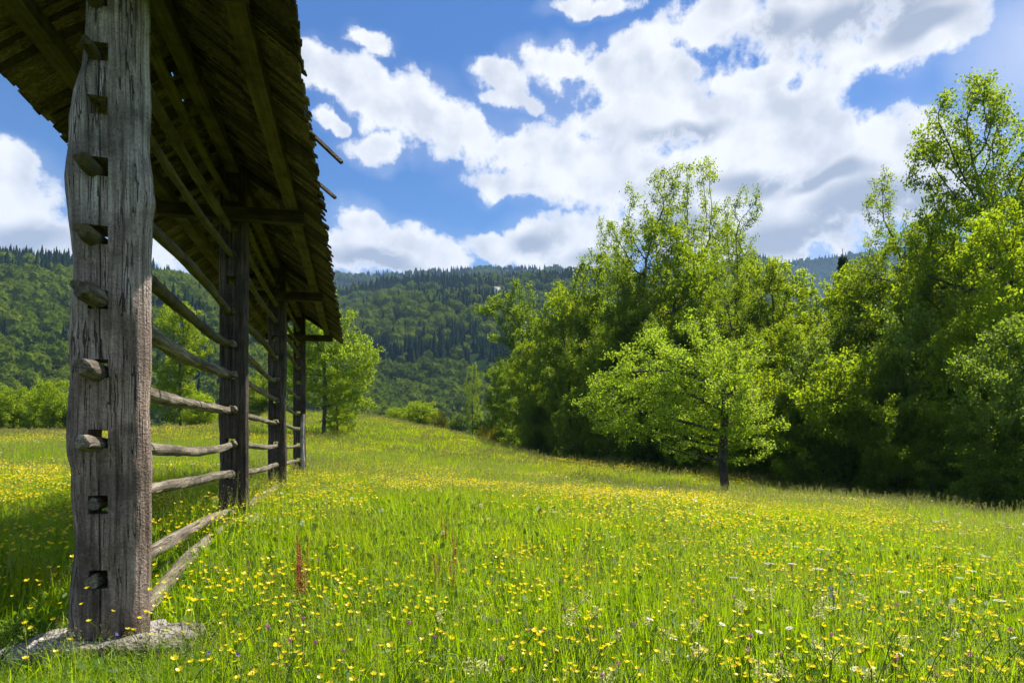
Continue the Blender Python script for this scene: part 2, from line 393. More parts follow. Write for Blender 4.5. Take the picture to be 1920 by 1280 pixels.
# ------------------------------------------------------------------ hills
def hill(name, prof, Y0, Y1, z0, noise_amp, treepx, shape=1.0):
    xs = np.linspace(prof[0][0], prof[-1][0], 150)
    py = np.interp(xs, [p[0] for p in prof], [p[1] for p in prof])+treepx
    ss = np.r_[np.linspace(0, 1, 50), np.linspace(1, 1.5, 10)[1:]]
    V = np.empty((len(ss), len(xs), 3))
    for i, s in enumerate(ss):
        Y = Y0+(Y1-Y0)*s
        zc = (837-py)/F*Y1
        if s <= 1: f = (1-(1-s)**1.35)*shape+s*(1-shape); z = z0+(zc-z0)*f
        else: z = zc-(s-1)*(Y1-Y0)*.35
        X = (xs-960)/F*Y
        w = math.sin(min(s, 1)*math.pi)
        nz = np.array([mn.fractal(Vector((x/230., Y/230., 3.1)), 1, 2, 4) for x in X])
        V[i, :, 0] = X; V[i, :, 1] = Y; V[i, :, 2] = z+nz*noise_amp*w+E
    H, W = len(ss), len(xs)
    i, j = np.meshgrid(np.arange(H-1), np.arange(W-1), indexing='ij')
    a = (i*W+j).ravel()
    Fc = np.stack([a, a+1, a+W+1, a+W], -1)
    obj('hills', mesh(name, V.reshape(-1, 3), Fc, m_floor, smooth=True), kind='structure')
    return V, ss
def sample_hill(V, ss, n, s0=0.0, s1=1.04):
    """uniform-ish points by area"""
    H, W, _ = V.shape
    i0 = np.searchsorted(ss, s0); i1 = min(H-1, np.searchsorted(ss, s1))
    A = V[i0:i1, :-1]; B = V[i0:i1, 1:]; C = V[i0+1:i1+1, :-1]
    ar = np.linalg.norm(np.cross((B-A), (C-A)), axis=-1)
    p = ar.ravel()/ar.sum()
    k = rs.choice(len(p), n, p=p)
    u, v = rs.rand(n, 1), rs.rand(n, 1)
    return A.reshape(-1, 3)[k]+u*(B-A).reshape(-1, 3)[k]+v*(C-A).reshape(-1, 3)[k]
m_floor = plain('forest_floor', (.014, .028, .006), 1.0, .4, .02)
for n_ in m_floor.node_tree.nodes:
    if n_.type == 'BSDF_PRINCIPLED': n_.inputs['Specular IOR Level'].default_value = 0

HILLS = [
 ('left', [(-1200,620),(-600,540),(-200,488),(0,472),(60,475),(130,482),(210,490),(290,503),(350,520),(430,548),(520,590),(650,660),(780,740),(950,850)], 200, 620, -12, 14, 22, 6500, .75, 0),
 ('middle', [(150,640),(300,610),(450,585),(560,565),(631,553),(680,538),(719,528),(781,523),(850,520),(937,517),(1062,512),(1200,520),(1400,560),(1600,600),(2000,640)], 330, 1050, -14, 34, 14, 17500, .8, 0),
 ('ridge', [(-400,560),(100,530),(280,518),(340,512),(480,514),(625,511),(700,510),(760,508),(887,500),(960,500),(1031,498),(1100,503),(1250,522),(1400,560)], 1100, 2000, 60, 20, 8, 6500, .6, .55),
 ('dome', [(1150,640),(1250,570),(1330,500),(1385,474),(1420,470),(1450,482),(1490,515),(1530,560),(1600,640)], 900, 1600, 20, 8, 10, 2600, .6, .4),
 ('far', [(1300,560),(1400,515),(1455,490),(1500,484),(1560,478),(1630,466),(1750,455),(1920,450),(2600,430)], 1800, 3000, 80, 20, 5, 2600, .6, .55)]

def icos(sub):
    import bmesh
    bm = bmesh.new(); bmesh.ops.create_icosphere(bm, subdivisions=sub, radius=1)
    V = np.array([v.co[:] for v in bm.verts]); Fc = np.array([[v.index for v in f.verts] for f in bm.faces]); bm.free(); return V, Fc
IV, IF = icos(3)
def leaf_quads(P, Nn, size, asp=.6, rot=None):
    """rhombic leaves centred at P with normal Nn"""
    n = len(P)
    t = unit(np.cross(Nn, rs.normal(size=(n, 3))))
    b = np.cross(Nn, t)
    s = size[:, None] if np.ndim(size) else size
    Q = np.stack([P-t*s*.5, P+b*s*.5*asp+t*s*.05, P+t*s*.55-Nn*s*.12, P-b*s*.5*asp+t*s*.05], 1).reshape(-1, 3)
    Fc = np.arange(n*4).reshape(n, 4)
    return Q, Fc
def hill_dec(seed, H=9.):
    r_ = np.random.RandomState(seed)
    C = unit(r_.normal(size=(22, 3))); C[:, 2] = np.abs(C[:, 2])*.9; amp = .5+.5*r_.rand(22)
    iv, if_ = IV, IF
    d = iv@C.T
    bump = np.max(np.clip((d-.80)/.20, 0, 1)**.7*amp, axis=1)*.30
    nz = np.array([mn.noise(Vector(v*6.5+seed)) for v in iv])*.22
    rr = .68+bump+nz
    V = iv*rr[:, None]*np.array([.47, .47, .60])*H
    V[:, 2] = V[:, 2]+H*.5
    n = 520
    k = r_.choice(len(V), n); P = V[k]*[1.03, 1.03, 1.03]+r_.normal(size=(n, 3))*.3
    q, f = leaf_quads(P, unit(iv[k]+r_.normal(size=(n, 3))*.7), r_.uniform(.5, 1.2, n))
    Vv = np.concatenate([V, q]); faces = [list(a) for a in if_]+[list(a) for a in (f+len(V))]
    return mesh('hill_broadleaf', Vv, faces, m_hdec)
def hill_con(seed, H=15.):
    r_ = np.random.RandomState(seed); parts = []
    for l in range(13):
        z = H*(.10+.84*l/13); rr = H*.19*(1-l/13.4)**.9; k = 10
        a = np.arange(2*k)*math.pi/k+r_.rand()*3
        ra = np.where(np.arange(2*k) % 2 == 0, rr*(.8+.45*r_.rand(2*k)), rr*.45)
        ring = np.stack([ra*np.cos(a), ra*np.sin(a), z-ra*.22+r_.normal(size=2*k)*.15], -1)
        V = np.r_[ring, [[0, 0, z+H*.10]]]
        parts.append((V, np.array([[i, (i+1) % (2*k), 2*k] for i in range(2*k)])))
    V, Fc = join(parts); return mesh('hill_conifer', V, Fc, m_hcon)
HS = [hill_con(1), hill_con(2, 17), hill_con(3, 12), hill_dec(4), hill_dec(5, 10), hill_dec(6, 8), hill_dec(7, 11)]
HV = {}
for (nm, prof, Y0, Y1, z0, amp, tp, cnt, shp, smin) in HILLS:
    V, ss = hill('hill_'+nm, prof, Y0, Y1, z0, amp, tp, shp); HV[nm] = V
    P = sample_hill(V, ss, cnt, smin)
    f = np.array([mn.fractal(Vector((p[0]/110., p[1]/110., 8.)), 1, 2, 3) for p in P])
    top = np.clip((P[:, 2]-np.percentile(P[:, 2], 72))/60, 0, 1)
    f = f+top*.35+rs.normal(size=cnt)*.16
    con = f > (.16 if nm != 'dome' else .6)
    if nm == 'far': con = f > -.3
    idx = np.where(con, rs.randint(0, 3, cnt), rs.randint(3, 7, cnt))
    s = .65+.55*rs.rand(cnt, 1)
    if nm in ('ridge', 'far'): s = s*1.25
    rot = np.zeros((cnt, 3)); rot[:, 2] = rs.rand(cnt)*6.28
    P = P.copy(); P[:, 2] -= 1
    o = scatter('hillside_forest', P, rot, s*np.array([1, 1, 1.])*np.where(con, 1, 1.15)[:, None], idx, HS)

# ------------------------------------------------------------------ trees
def colonize(attr, trunk, D=.4, di=4.0, dk=.7, iters=140):
    nodes = [np.array(p, float) for p in trunk]; par = [-1]+list(range(len(trunk)-1))
    A = attr.copy(); Nd = np.array(nodes)
    d = np.linalg.norm(A[:, None]-Nd[None], axis=-1); near = d.argmin(1); dist = d.min(1)
    pl = list(nodes)
    for it in range(iters):
        ok = dist < di
        if not ok.any():
            if len(A) == 0: break
            di *= 1.3; continue
        idx = near[ok]; v = unit(A[ok]-np.array(pl)[idx])
        u, inv = np.unique(idx, return_inverse=True)
        s = np.zeros((len(u), 3)); np.add.at(s, inv, v)
        s = unit(s+rs.normal(size=s.shape)*.12+np.array([0, 0, .08]))
        new = np.array(pl)[u]+s*D
        base = len(pl)
        for q, p_ in zip(new, u): pl.append(q); par.append(int(p_))
        d = np.linalg.norm(A[:, None]-new[None], axis=-1); m_ = d.min(1); am = d.argmin(1)
        upd = m_ < dist; dist = np.where(upd, m_, dist); near = np.where(upd, am+base, near)
        keep = dist > dk
        A, near, dist = A[keep], near[keep], dist[keep]
        if len(A) == 0 or len(pl) > 9000: break
    return np.array(pl), np.array(par)
def sample_ell(lobes, n, shell=.35):
    """lobes (cx,cy,cz,rx,ry,rz); points biased to the outside, thinned by noise"""
    vol = np.array([l[3]*l[4]*l[5] for l in lobes]); k = rs.choice(len(lobes), n, p=vol/vol.sum())
    L = np.array(lobes)[k]; u = unit(rs.normal(size=(n, 3))); r = (shell+(1-shell)*rs.rand(n))**.5
    return L[:, :3]+u*L[:, 3:]*r[:, None]
def make_tree(lobes, trunk, nattr, leaves, lsize, lm, D=.4, dk=.7, di=5, tr=.22, sig=.28, thin=.0, tip=.008, asp=.62, maxleafr=.035, droop=0.0, K=90, cl=.55, flat=.6):
    A = sample_ell(lobes, K)
    A = A[rs.randint(0, K, nattr)]+rs.normal(size=(nattr, 3))*cl*np.array([1, 1, flat])
    if thin:
        nz = np.array([mn.noise(Vector(a*.55)) for a in A]); A = A[nz > -thin]
    P, par = colonize(A, trunk, D, di, dk)
    n = len(P); r2 = np.zeros(n); ch = np.zeros(n, int)
    for i in range(n-1, 0, -1):
        if ch[i] == 0: r2[i] = tip**2.4
        r2[par[i]] += r2[i]; ch[par[i]] += 1
    rr = np.maximum(r2, tip**2.4)**(1/2.4); rr = rr*min(1.0, tr/rr[0]) if rr[0] > tr else rr+(rr/rr[0])**1.5*(tr-rr[0])
    i = np.arange(1, n)
    tw = P.copy(); tw[len(trunk):] += rs.normal(size=(n-len(trunk), 3))*.05*D
    big = rr[i] > .03
    Vb, Fb = tubes(tw[par[i]][big], tw[i][big], rr[par[i]][big]*np.where(rr[par[i]][big] > 2.2*rr[i][big], .6, 1), rr[i][big], 7)
    Vs, Fs = tubes(tw[par[i]][~big], tw[i][~big], np.minimum(rr[par[i]][~big], .03), rr[i][~big], 3)
    tv, tf = join([(Vb, Fb), (Vs, Fs)])
    leafy = np.where(rr < maxleafr)[0]; leafy = leafy[leafy > len(trunk)]
    k = rs.choice(leafy, leaves)
    off = rs.normal(size=(leaves, 3))*sig*np.array([1, 1, .7])
    C = tw[k]+off; C[:, 2] -= droop*np.abs(off[:, 0])
    nrm = unit(rs.normal(size=(leaves, 3))+np.array([0, 0, .9])+off/sig*.3)
    lv, lf = leaf_quads(C, nrm, lsize*(.7+.6*rs.rand(leaves)), asp)
    t_me = mesh('trunk', tv, tf, m_bark, smooth=True)
    l_me = mesh('crown', lv, lf, lm)
    h = np.percentile(lv[:, 2], 99.7); w = np.percentile(np.abs(lv[:, 0]), 99)
    return dict(t=t_me, l=l_me, h=h, w=w)
def lob(n, h0, h1, rmax, rl, seed, prof=lambda u: math.sin(math.pi*min(.95, .22+.70*u))**.5):
    r_ = random.Random(seed); L = []
    for i in range(n):
        u = (i+.5)/n; z = h0+(h1-h0)*u; R_ = rmax*prof(u); a = i*2.4+r_.random(); q = R_*.62*(.5+.5*r_.random())
        s = rl*(.7+.5*r_.random())*(1.1-.25*u)
        L.append((q*math.cos(a), q*math.sin(a), z, s, s, s*.85))
    return L
T = {}
st = lambda h, n=8, lean=0: [(lean*h*(i/n)**2+.05*math.sin(i), .05*math.cos(i*2), h*i/n) for i in range(n+1)]
# forest-edge trees leafed to the ground, 12 m
for i, lm in enumerate((m_leaf, m_leaf_bright, m_leaf_dark)):
    T['full%d' % i] = make_tree(lob(15, 1.2, 10.4, 3.5, 1.9, 3+i), st(7), 2300, 34000, .155, lm, D=.36, dk=.5, tr=.2, sig=.17, thin=.30, K=95, cl=.44)
# tall open-topped trees, 14 m
T['open0'] = make_tree([(-.9,0,13,1.0,1,1.6),(-1.1,0,11,1.7,1.6,1.8),(1.5,.3,11.8,1.3,1.2,1.7),(1.3,0,9.6,2.0,1.6,1.8),(-1.6,.2,8.8,1.9,1.5,1.8),(0,0,7,2.8,2.4,1.8),(-2,0,5,2.2,2,1.6),(2,0,5,2.2,2,1.6),(.1,0,3.2,2.8,2.6,1.6)], st(9.5, 10, .02), 2300, 32000, .115, m_leaf, D=.34, dk=.46, tr=.2, sig=.16, thin=.4, tip=.009, maxleafr=.02, K=130, cl=.42, flat=.9)
T['open1'] = make_tree([(-1.0,0,12.6,1.2,1,1.7),(1.1,.2,13,1.2,1,1.8),(-1.7,0,10.4,1.7,1.4,1.7),(1.8,0,10.6,1.7,1.4,1.7),(0,.4,8.6,2.6,2,1.8),(-2.2,0,6.6,2.1,1.9,1.5),(2.2,0,6.4,2.1,1.9,1.5),(0,0,4.4,2.9,2.6,1.8)], st(9, 10, -.02), 2300, 32000, .115, m_leaf_bright, D=.34, dk=.46, tr=.2, sig=.16, thin=.4, tip=.010, maxleafr=.02, K=130, cl=.42, flat=.9)
T['oak'] = make_tree([(-2.4,0,6,2.4,2.2,1.8),(2.5,.5,6.5,2.5,2,2.0),(0,1.5,7.5,2.4,2,2),(-1.6,-.5,8.8,1.9,1.6,1.5),(1.7,0,9.4,2.2,1.7,1.5),(.1,0,11.0,2.0,1.6,1.5),(-1.1,.4,12.4,1.4,1.2,1.3),(1.5,.3,12.4,1.6,1.3,1.4),(3.4,0,10.4,1.4,1,1.4),
   (-3.6,0,7.4,1.2,1.1,1.1),(-1.4,0,4,2.4,2,1.6),(2,0,4.0,2.4,2,1.6),(.3,0,13.4,1.3,1,1.0),(3.0,0,12.6,1.3,.8,1.1),(-2.4,0,11,1.2,1,1.3),(-.3,0,10,1.8,1.2,1.2),(0,0,2.4,2.6,2,1.4)], [(0,0,-.1),(.05,0,1.5),(.1,.05,3),(0,.1,4.5),(-.1,.1,5.8),(-.15,0,7.2),(.1,0,8.4)], 2900, 56000, .125, m_leaf, D=.34, dk=.46, tr=.22, sig=.18, thin=.4, tip=.011, maxleafr=.022, K=230, cl=.42, flat=.7)
for i, lm in enumerate((m_leaf, m_leaf_bright, m_leaf_dark)):
    T['bush%d' % i] = make_tree(lob(10, .5, 3.6, 2.3, 1.2, 50+i), st(1.2, 4), 1500, 22000, .12, lm, D=.22, dk=.34, tr=.08, sig=.14, thin=.4, tip=.006, maxleafr=.05, K=80, cl=.36)
T['grey'] = make_tree(lob(12, .6, 6.6, 2.9, 1.5, 61), st(2.5, 5), 1700, 24000, .15, m_leaf_grey, D=.28, dk=.40, tr=.1, sig=.15, thin=.4, maxleafr=.05, K=90, cl=.42)
T['yellow'] = make_tree(lob(9, .5, 3.2, 2.3, 1.1, 71), st(1.2, 4), 600, 9000, .14, m_leaf_yellow, D=.25, dk=.42, tr=.08, sig=.2, maxleafr=.05)
# the lone orchard tree (true size)
T['lone'] = make_tree([(-2.0,0,6.0,1.2,1.2,.9),(-2.6,0,5.0,1.8,1.7,1.2),(-4.2,.2,4.3,1.3,1.2,.9),(-3.6,-.4,3.1,1.7,1.4,1.0),(-4.9,0,3.5,.9,.9,.6),(-.7,.4,5.2,1.6,1.6,1.0),(-1.2,-.6,3.8,1.9,1.6,1.4),(.7,.2,4.6,1.5,1.4,1.1),(.9,0,3.2,1.3,1.3,1.0),(1.3,0,2.4,.8,.9,.5),(-.6,.8,2.6,1.6,1.2,.8),(-2.3,-.5,2.2,1.3,1.1,.5)], [(0,0,-.1),(-.03,0,.5),(-.08,0,1.0),(-.12,.02,1.5),(-.1,.02,2.0),(-.05,.03,2.6),(-.02,0,3.3),(0,.05,4.0)], 2300, 36000, .092, m_leaf_apple,
   D=.24, dk=.36, di=4, tr=.19, sig=.13, thin=.5, tip=.008, K=105, cl=.34, flat=.85)
# broad pear tree behind the hayrack
T['pear'] = make_tree([(-1,0,7.2,1.6,1.6,1.4),(-2.2,0,5.5,2.0,2,1.5),(1.2,0,6.0,2.0,1.8,1.6),(2.6,0,4.6,1.7,1.6,1.4),(-2.2,0,3.8,2.1,2,1.3),(1.9,0,3.0,2.0,1.7,1.2),(3.1,0,2.6,1.0,1.2,.9),(0,.8,4.6,2.3,2,2),(-.6,0,8.3,.9,.9,.8)],
   [(0,0,-.1),(0,0,.6),(.05,0,1.2),(.1,0,1.9),(.12,0,2.8),(.1,0,3.8),(0,0,4.8)], 2300, 32000, .14, m_leaf_apple, D=.30, dk=.42, tr=.17, sig=.15, thin=.5, K=130, cl=.42, flat=.8)
def spruce(H=14.):
    P_, Q_ = [], []
    pts = []; n = 34
    for l in range(n):
        z = H*(.06+.92*l/n); rr = H*.25*(1-l/n)**.95+.05; k = 11
        for a in range(k):
            t = a*2*math.pi/k+l*.7+rnd.random()*.3; e = rr*(.8+.4*rnd.random())
            m_ = 12
            for s in range(m_):
                u = (s+.6)/m_; pts.append((e*u*math.cos(t)+rnd.gauss(0, .09), e*u*math.sin(t)+rnd.gauss(0, .09), z-e*u*.38-.05*u*u+rnd.gauss(0, .06)))
    P = np.array(pts); P = np.repeat(P, 4, 0)+rs.normal(size=(len(P)*4, 3))*.05
    lv, lf = leaf_quads(P, unit(rs.normal(size=P.shape)+[0, 0, .6]), np.full(len(P), .26), .4)
    zz = np.linspace(0, H, 9); A = np.c_[np.zeros((8, 2)), zz[:-1]]; B = np.c_[np.zeros((8, 2)), zz[1:]]
    r = .2*(1-np.linspace(0, 1, 9))+.02
    tv, tf = tubes(A, B, r[:-1], r[1:], 8)
    return dict(t=mesh('trunk', tv, tf, m_bark, smooth=True), l=mesh('crown', lv, lf, m_needle), h=H, w=H*.17)
T['spruce'] = spruce()

def put(kind, px, ytop, d, hw, name, label, cat='tree', rz=None, group=None, dz=0, lo=.72):
    t = T[kind]; x = (px-960)/F*d; zb = gz(x, d)-.05+dz
    H = E+(837-ytop)/F*d-zb
    sz = H/t['h']; sx = hw/F*d/t['w'] if hw else sz
    sx = min(max(sx, lo*sz), 1.5*sz)
    o = thing(name, label, cat, (x, d, zb), rnd.random()*6.28 if rz is None else rz, group)
    o.scale = (sx, sx, sz)
    obj('trunk', t['t'], o); obj('crown', t['l'], o)
    return o
for k_ in T: print(k_, round(T[k_]['w'], 2), round(T[k_]['h'], 2))
put('lone', 1360, 600, 29, 252, 'orchard_tree', 'small spreading orchard tree standing alone in the meadow', rz=0)
put('pear', 607, 548, 45, 96, 'pear_tree', 'rounded light green tree on the crest just right of the hayrack', rz=0)
# second trunk of the pair: a young slim tree
put('full1', 632, 690, 47, 38, 'young_tree', 'small tree with a dark trunk close beside the rounded tree on the crest')
G = 'trees of the forest edge'
trees = [
 ('open0', 1212, 318, 50, 44, 'tall sparse tree whose left tip tops the middle of the forest edge'),
 ('open1', 1305, 300, 52, 52, 'tallest feathery tree in the middle of the forest edge, highest twin tip'),
 ('open0', 1382, 372, 49, 34, 'slim feathery tree just right of the tallest twin tip'),
 ('open0', 1158, 412, 56, 22, 'narrow pointed tree tip left of the tall feathery trees'),
 ('full0', 1100, 480, 60, 75, 'broad rounded tree sloping down left of the tall feathery trees'),
 ('full1', 1062, 545, 58, 60, 'yellow green tree right of the dark round tree at the left end of the forest'),
 ('full2', 975, 533, 76, 56, 'dark green round-topped tree standing at the left end of the forest'),
 ('full0', 1180, 500, 50, 70, 'mid green tree under the narrow pointed tip'),
 ('full0', 1262, 405, 46, 62, 'mid green crown in front of the tallest feathery trees'),
 ('open0', 1368, 470, 41, 72, 'green tree with visible dark branches right behind the orchard tree'),
 ('full2', 1300, 560, 44, 70, 'dark shaded tree directly behind the orchard tree crown'),
 ('full1', 1440, 495, 47, 48, 'yellow green tree below the hazy dome hill'),
 ('full0', 1520, 528, 49, 48, 'green tree left of the dark spruce tip'),
 ('full1', 1612, 505, 44, 58, 'bright sloping tree right of the dark spruce tip'),
 ('full0', 1665, 440, 42, 58, 'green tree filling the notch left of the big oak'),
 ('open0', 1695, 332, 39, 40, 'slim side tree left of the tall oak against the cloud'),
 ('full0', 1740, 420, 37, 75, 'dense green tree under the left side of the tall oak'),
 ('full2', 1560, 590, 40, 62, 'dark green tree low in the middle of the right forest'),
 ('full1', 1895, 395, 29, 62, 'bright yellow green tree at the right edge of the photo'),
 ('full0', 1900, 340, 38, 80, 'tall green tree behind the bright one at the right edge'),
 ('full2', 1790, 470, 40, 85, 'dark dense tree below the tall oak crown'),
 ('full2', 1700, 560, 38, 70, 'dark tree behind the pale green shrub of the right forest edge'),
 ('full1', 1490, 600, 38, 55, 'bright small tree right of the orchard tree crown'),
 ('full2', 1230, 600, 43, 62, 'dark leafy tree left behind the orchard tree'),
 ('full0', 1140, 610, 47, 60, 'green tree above the notch in the meadow'),
 ('full0', 1068, 640, 53, 55, 'mid green tree low in the left part of the forest edge'),
 ('full1', 990, 640, 60, 48, 'leafy tree below the dark round tree at the forest end'),
 ('full2', 945, 680, 64, 38, 'dark low tree at the foot of the left end of the forest'),
 ('open1', 886, 682, 82, 20, 'thin light green young tree left of the forest end'),
 ('full0', 1420, 560, 45, 55, 'shaded tree between the orchard tree and the right forest'),
]
for k, px, yt, d, hw, lb in trees: put(k, px, yt, d, hw, 'broadleaf_tree', lb, group=G, lo=.42 if px == 886 else .72)
put('oak', 1832, 158, 35, 118, 'oak_tree', 'tall open oak towering over the right of the forest edge', rz=.3)
put('spruce', 1580, 466, 58, 60, 'spruce_tree', 'dark spruce tip rising between the broadleaf trees')
shr = [
 ('bush0', 1010, 745, 57, 46, 'low dark shrub at the left foot of the forest edge'),
 ('bush2', 1100, 725, 48, 55, 'dark shrub beside the notch in the meadow edge'),
 ('bush2', 1185, 740, 42.5, 62, 'dark shrub left of the orchard tree trunk under the trees'),
 ('bush2', 1285, 735, 39.5, 66, 'shaded shrub behind the orchard tree trunk'),
 ('bush1', 1420, 700, 36, 62, 'bright shrub right of the orchard tree trunk'),
 ('grey', 1520, 640, 35, 70, 'dense green shrub right of the orchard tree'),
 ('bush0', 1600, 655, 33, 72, 'rounded mid green shrub in the middle of the right forest edge'),
 ('grey', 1700, 585, 33, 78, 'pale green tall shrub with a pointed top at the right forest edge'),
 ('bush0', 1680, 750, 30, 75, 'mid green low shrub under the pale green tall shrub'),
 ('bush1', 1800, 650, 31, 85, 'broad light green shrub below the oak'),
 ('grey', 1905, 600, 25, 80, 'grey green bush nearest the camera at the right edge of the photo'),
 ('bush2', 1800, 790, 27.5, 90, 'lowest dark bush at the meadow edge near the right side'),
 ('bush2', 1545, 790, 33, 70, 'low dark bush at the grass edge right of the orchard tree'),
 ('bush2', 1930, 790, 23.5, 95, 'dark bush in the bottom right corner of the forest edge'),
 ('bush0', 1398, 800, 36, 40, 'low bush in the shade just right behind the orchard tree trunk'),
 ('bush1', 1530, 690, 34, 40, 'bright leafy bush right of the orchard tree crown'),
]
for k, px, yt, d, hw, lb in shr: put(k, px, yt, d, hw, 'forest_shrub', lb, 'shrub', group='shrubs along the forest edge')
# rows behind, closing the forest
for i, (px, yt, d, hw) in enumerate([(1150,580,72,80),(1260,560,70,90),(1370,590,66,90),(1480,590,64,90),(1600,590,60,90),(1720,560,56,100),(1850,480,52,110),(1980,430,48,110),(2120,500,40,120),(2060,640,27,120),(1060,620,74,70)]):
    put(('full0', 'full2', 'full1')[i % 3], px, yt, d, hw, 'broadleaf_tree', 'tree deep in the forest behind the front row, only glimpsed through gaps', group='trees deep in the forest')
bg_ = [
 ('full1', 338, 572, 62, 60, 'broadleaf_tree', 'bright yellow green tree seen between the first two hayrack posts', 'tree'),
 ('bush1', 375, 742, 60, 34, 'meadow_shrub', 'small shrub at the foot of the tree between the first two posts', 'shrub'),
 ('bush0', 492, 705, 72, 36, 'meadow_shrub', 'rounded shrub seen between the second and third posts', 'shrub'),
 ('bush1', 5, 725, 64, 38, 'meadow_shrub', 'bright shrub touching the left edge of the photo', 'shrub'),
 ('bush1', 52, 738, 66, 32, 'meadow_shrub', 'lower bright shrub second from the left edge', 'shrub'),
 ('bush1', 98, 716, 63, 34, 'meadow_shrub', 'pointed bright shrub just left of the front post', 'shrub'),
 ('bush0', 150, 745, 64, 40, 'meadow_shrub', 'shrub hidden mostly behind the front post', 'shrub'),
 ('bush1', 742, 764, 80, 26, 'crest_shrub', 'small bright bush left of the big one on the crest', 'shrub'),
 ('bush1', 787, 752, 76, 36, 'crest_shrub', 'bright green bush in the middle of the crest', 'shrub'),
 ('yellow', 822, 770, 72, 20, 'crest_shrub', 'orange yellow bush right of the bright bush on the crest', 'shrub'),
 ('grey', 856, 778, 74, 18, 'crest_shrub', 'greyish bush on the falling edge of the meadow', 'shrub'),
 ('yellow', 912, 797, 62, 24, 'crest_shrub', 'low yellow bush at the left foot of the forest', 'shrub'),
 ('grey', 648, 745, 56, 8, 'crest_shrub', 'thin sapling beside the young tree on the crest', 'shrub'),
]
for k, px, yt, d, hw, nm, lb, ct in bg_: put(k, px, yt, d, hw, nm, lb, ct)

# ------------------------------------------------------------------ far house on the hill
m_wall = plain('house_plaster', (.7, .68, .62), .8, .1, 2); m_roof = plain('house_roof', (.22, .20, .19), .8, .2, 3); m_win = plain('house_window', (.04, .04, .05), .3, .1, 3)
def boxm(x0, x1, y0, y1, z0, z1):
    V = np.array([(x, y, z) for z in (z0, z1) for y in (y0, y1) for x in (x0, x1)], float)
    Fc = np.array([(0, 2, 3, 1), (4, 5, 7, 6), (0, 1, 5, 4), (1, 3, 7, 5), (3, 2, 6, 7), (2, 0, 4, 6)]); return V, Fc
hx, hy = (936-960)/F*985, 985.
hv = HV['middle'].reshape(-1, 3); q_ = np.argmin((960+F*hv[:, 0]/hv[:, 1]-937)**2+(837-F*(hv[:, 2]+7-E)/hv[:, 1]-544)**2+(hv[:, 1] > 1050)*1e6); hx, hy, hz = hv[q_]
hz += 0.0
hs = thing('farmhouse', 'tiny white farmhouse with grey roof high on the wooded hill', 'house', (hx, hy, hz+8), .25); hs.scale = (.4, .4, .45)
V, Fc = boxm(-9, 9, -5, 5, -10, 5); obj('wall', mesh('wall', V, Fc, m_wall), hs)
V = np.array([(-10,-6,5.01),(10,-6,5.01),(10,6,5.01),(-10,6,5.01),(-10,0,9.5),(10,0,9.5)], float)
obj('roof', mesh('roof', V, [(0,1,5,4),(2,3,4,5),(0,4,3),(1,2,5),(0,3,2,1)], m_roof), hs)
for k in range(4):
    V, Fc = boxm(-7+k*4, -5.6+k*4, -5.06, -4.99, 1.5, 3.4); obj('window', mesh('window', V, Fc, m_win), hs)
# ------------------------------------------------------------------ the hayrack
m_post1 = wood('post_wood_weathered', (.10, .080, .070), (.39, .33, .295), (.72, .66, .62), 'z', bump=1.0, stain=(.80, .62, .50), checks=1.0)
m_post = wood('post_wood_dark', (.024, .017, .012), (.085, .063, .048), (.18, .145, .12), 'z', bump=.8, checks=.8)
m_rail = wood('rail_wood', (.06, .048, .034), (.22, .18, .13), (.42, .37, .29), 'y', bump=.8, checks=.8)
m_rail_old = wood('rail_wood_mossy', (.04, .034, .016), (.115, .095, .048), (.20, .17, .09), 'y', moss=.5, bump=.8)
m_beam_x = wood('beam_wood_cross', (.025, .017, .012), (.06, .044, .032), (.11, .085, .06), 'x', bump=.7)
m_beam_y = wood('beam_wood_long', (.045, .036, .02), (.11, .088, .05), (.19, .16, .09), 'y', moss=.3, bump=.7)
m_shin = wood('shingle_wood', (.038, .029, .02), (.125, .097, .065), (.28, .225, .15), 'x', moss=.10, bump=.9, scale=1.5, island=.75)
B0, T0, H0 = -1.60, 4.94, -1.20
aV = np.array([-.2195, .9756]); bV = np.array([.9756, .2195])
base = T0*aV+B0*bV
rack = thing('hayrack', 'long weathered wooden hayrack with a shingled roof crossing the left of the meadow', 'hayrack', (base[0], base[1], E+H0), math.atan2(.2195, .9756))
def rw(x, y):   # rack-local to world xy
    p = (T0+y)*aV+(B0+x)*bV; return p
POSTY = [0.0, 4.66, 9.56, 14.9]
SLOTH = [3.24, 2.86, 2.516, 2.17, 1.784, 1.3475, .935, .498, .05, -.37, -.846]   # relative to the eye
SL = [h-H0 for h in SLOTH]
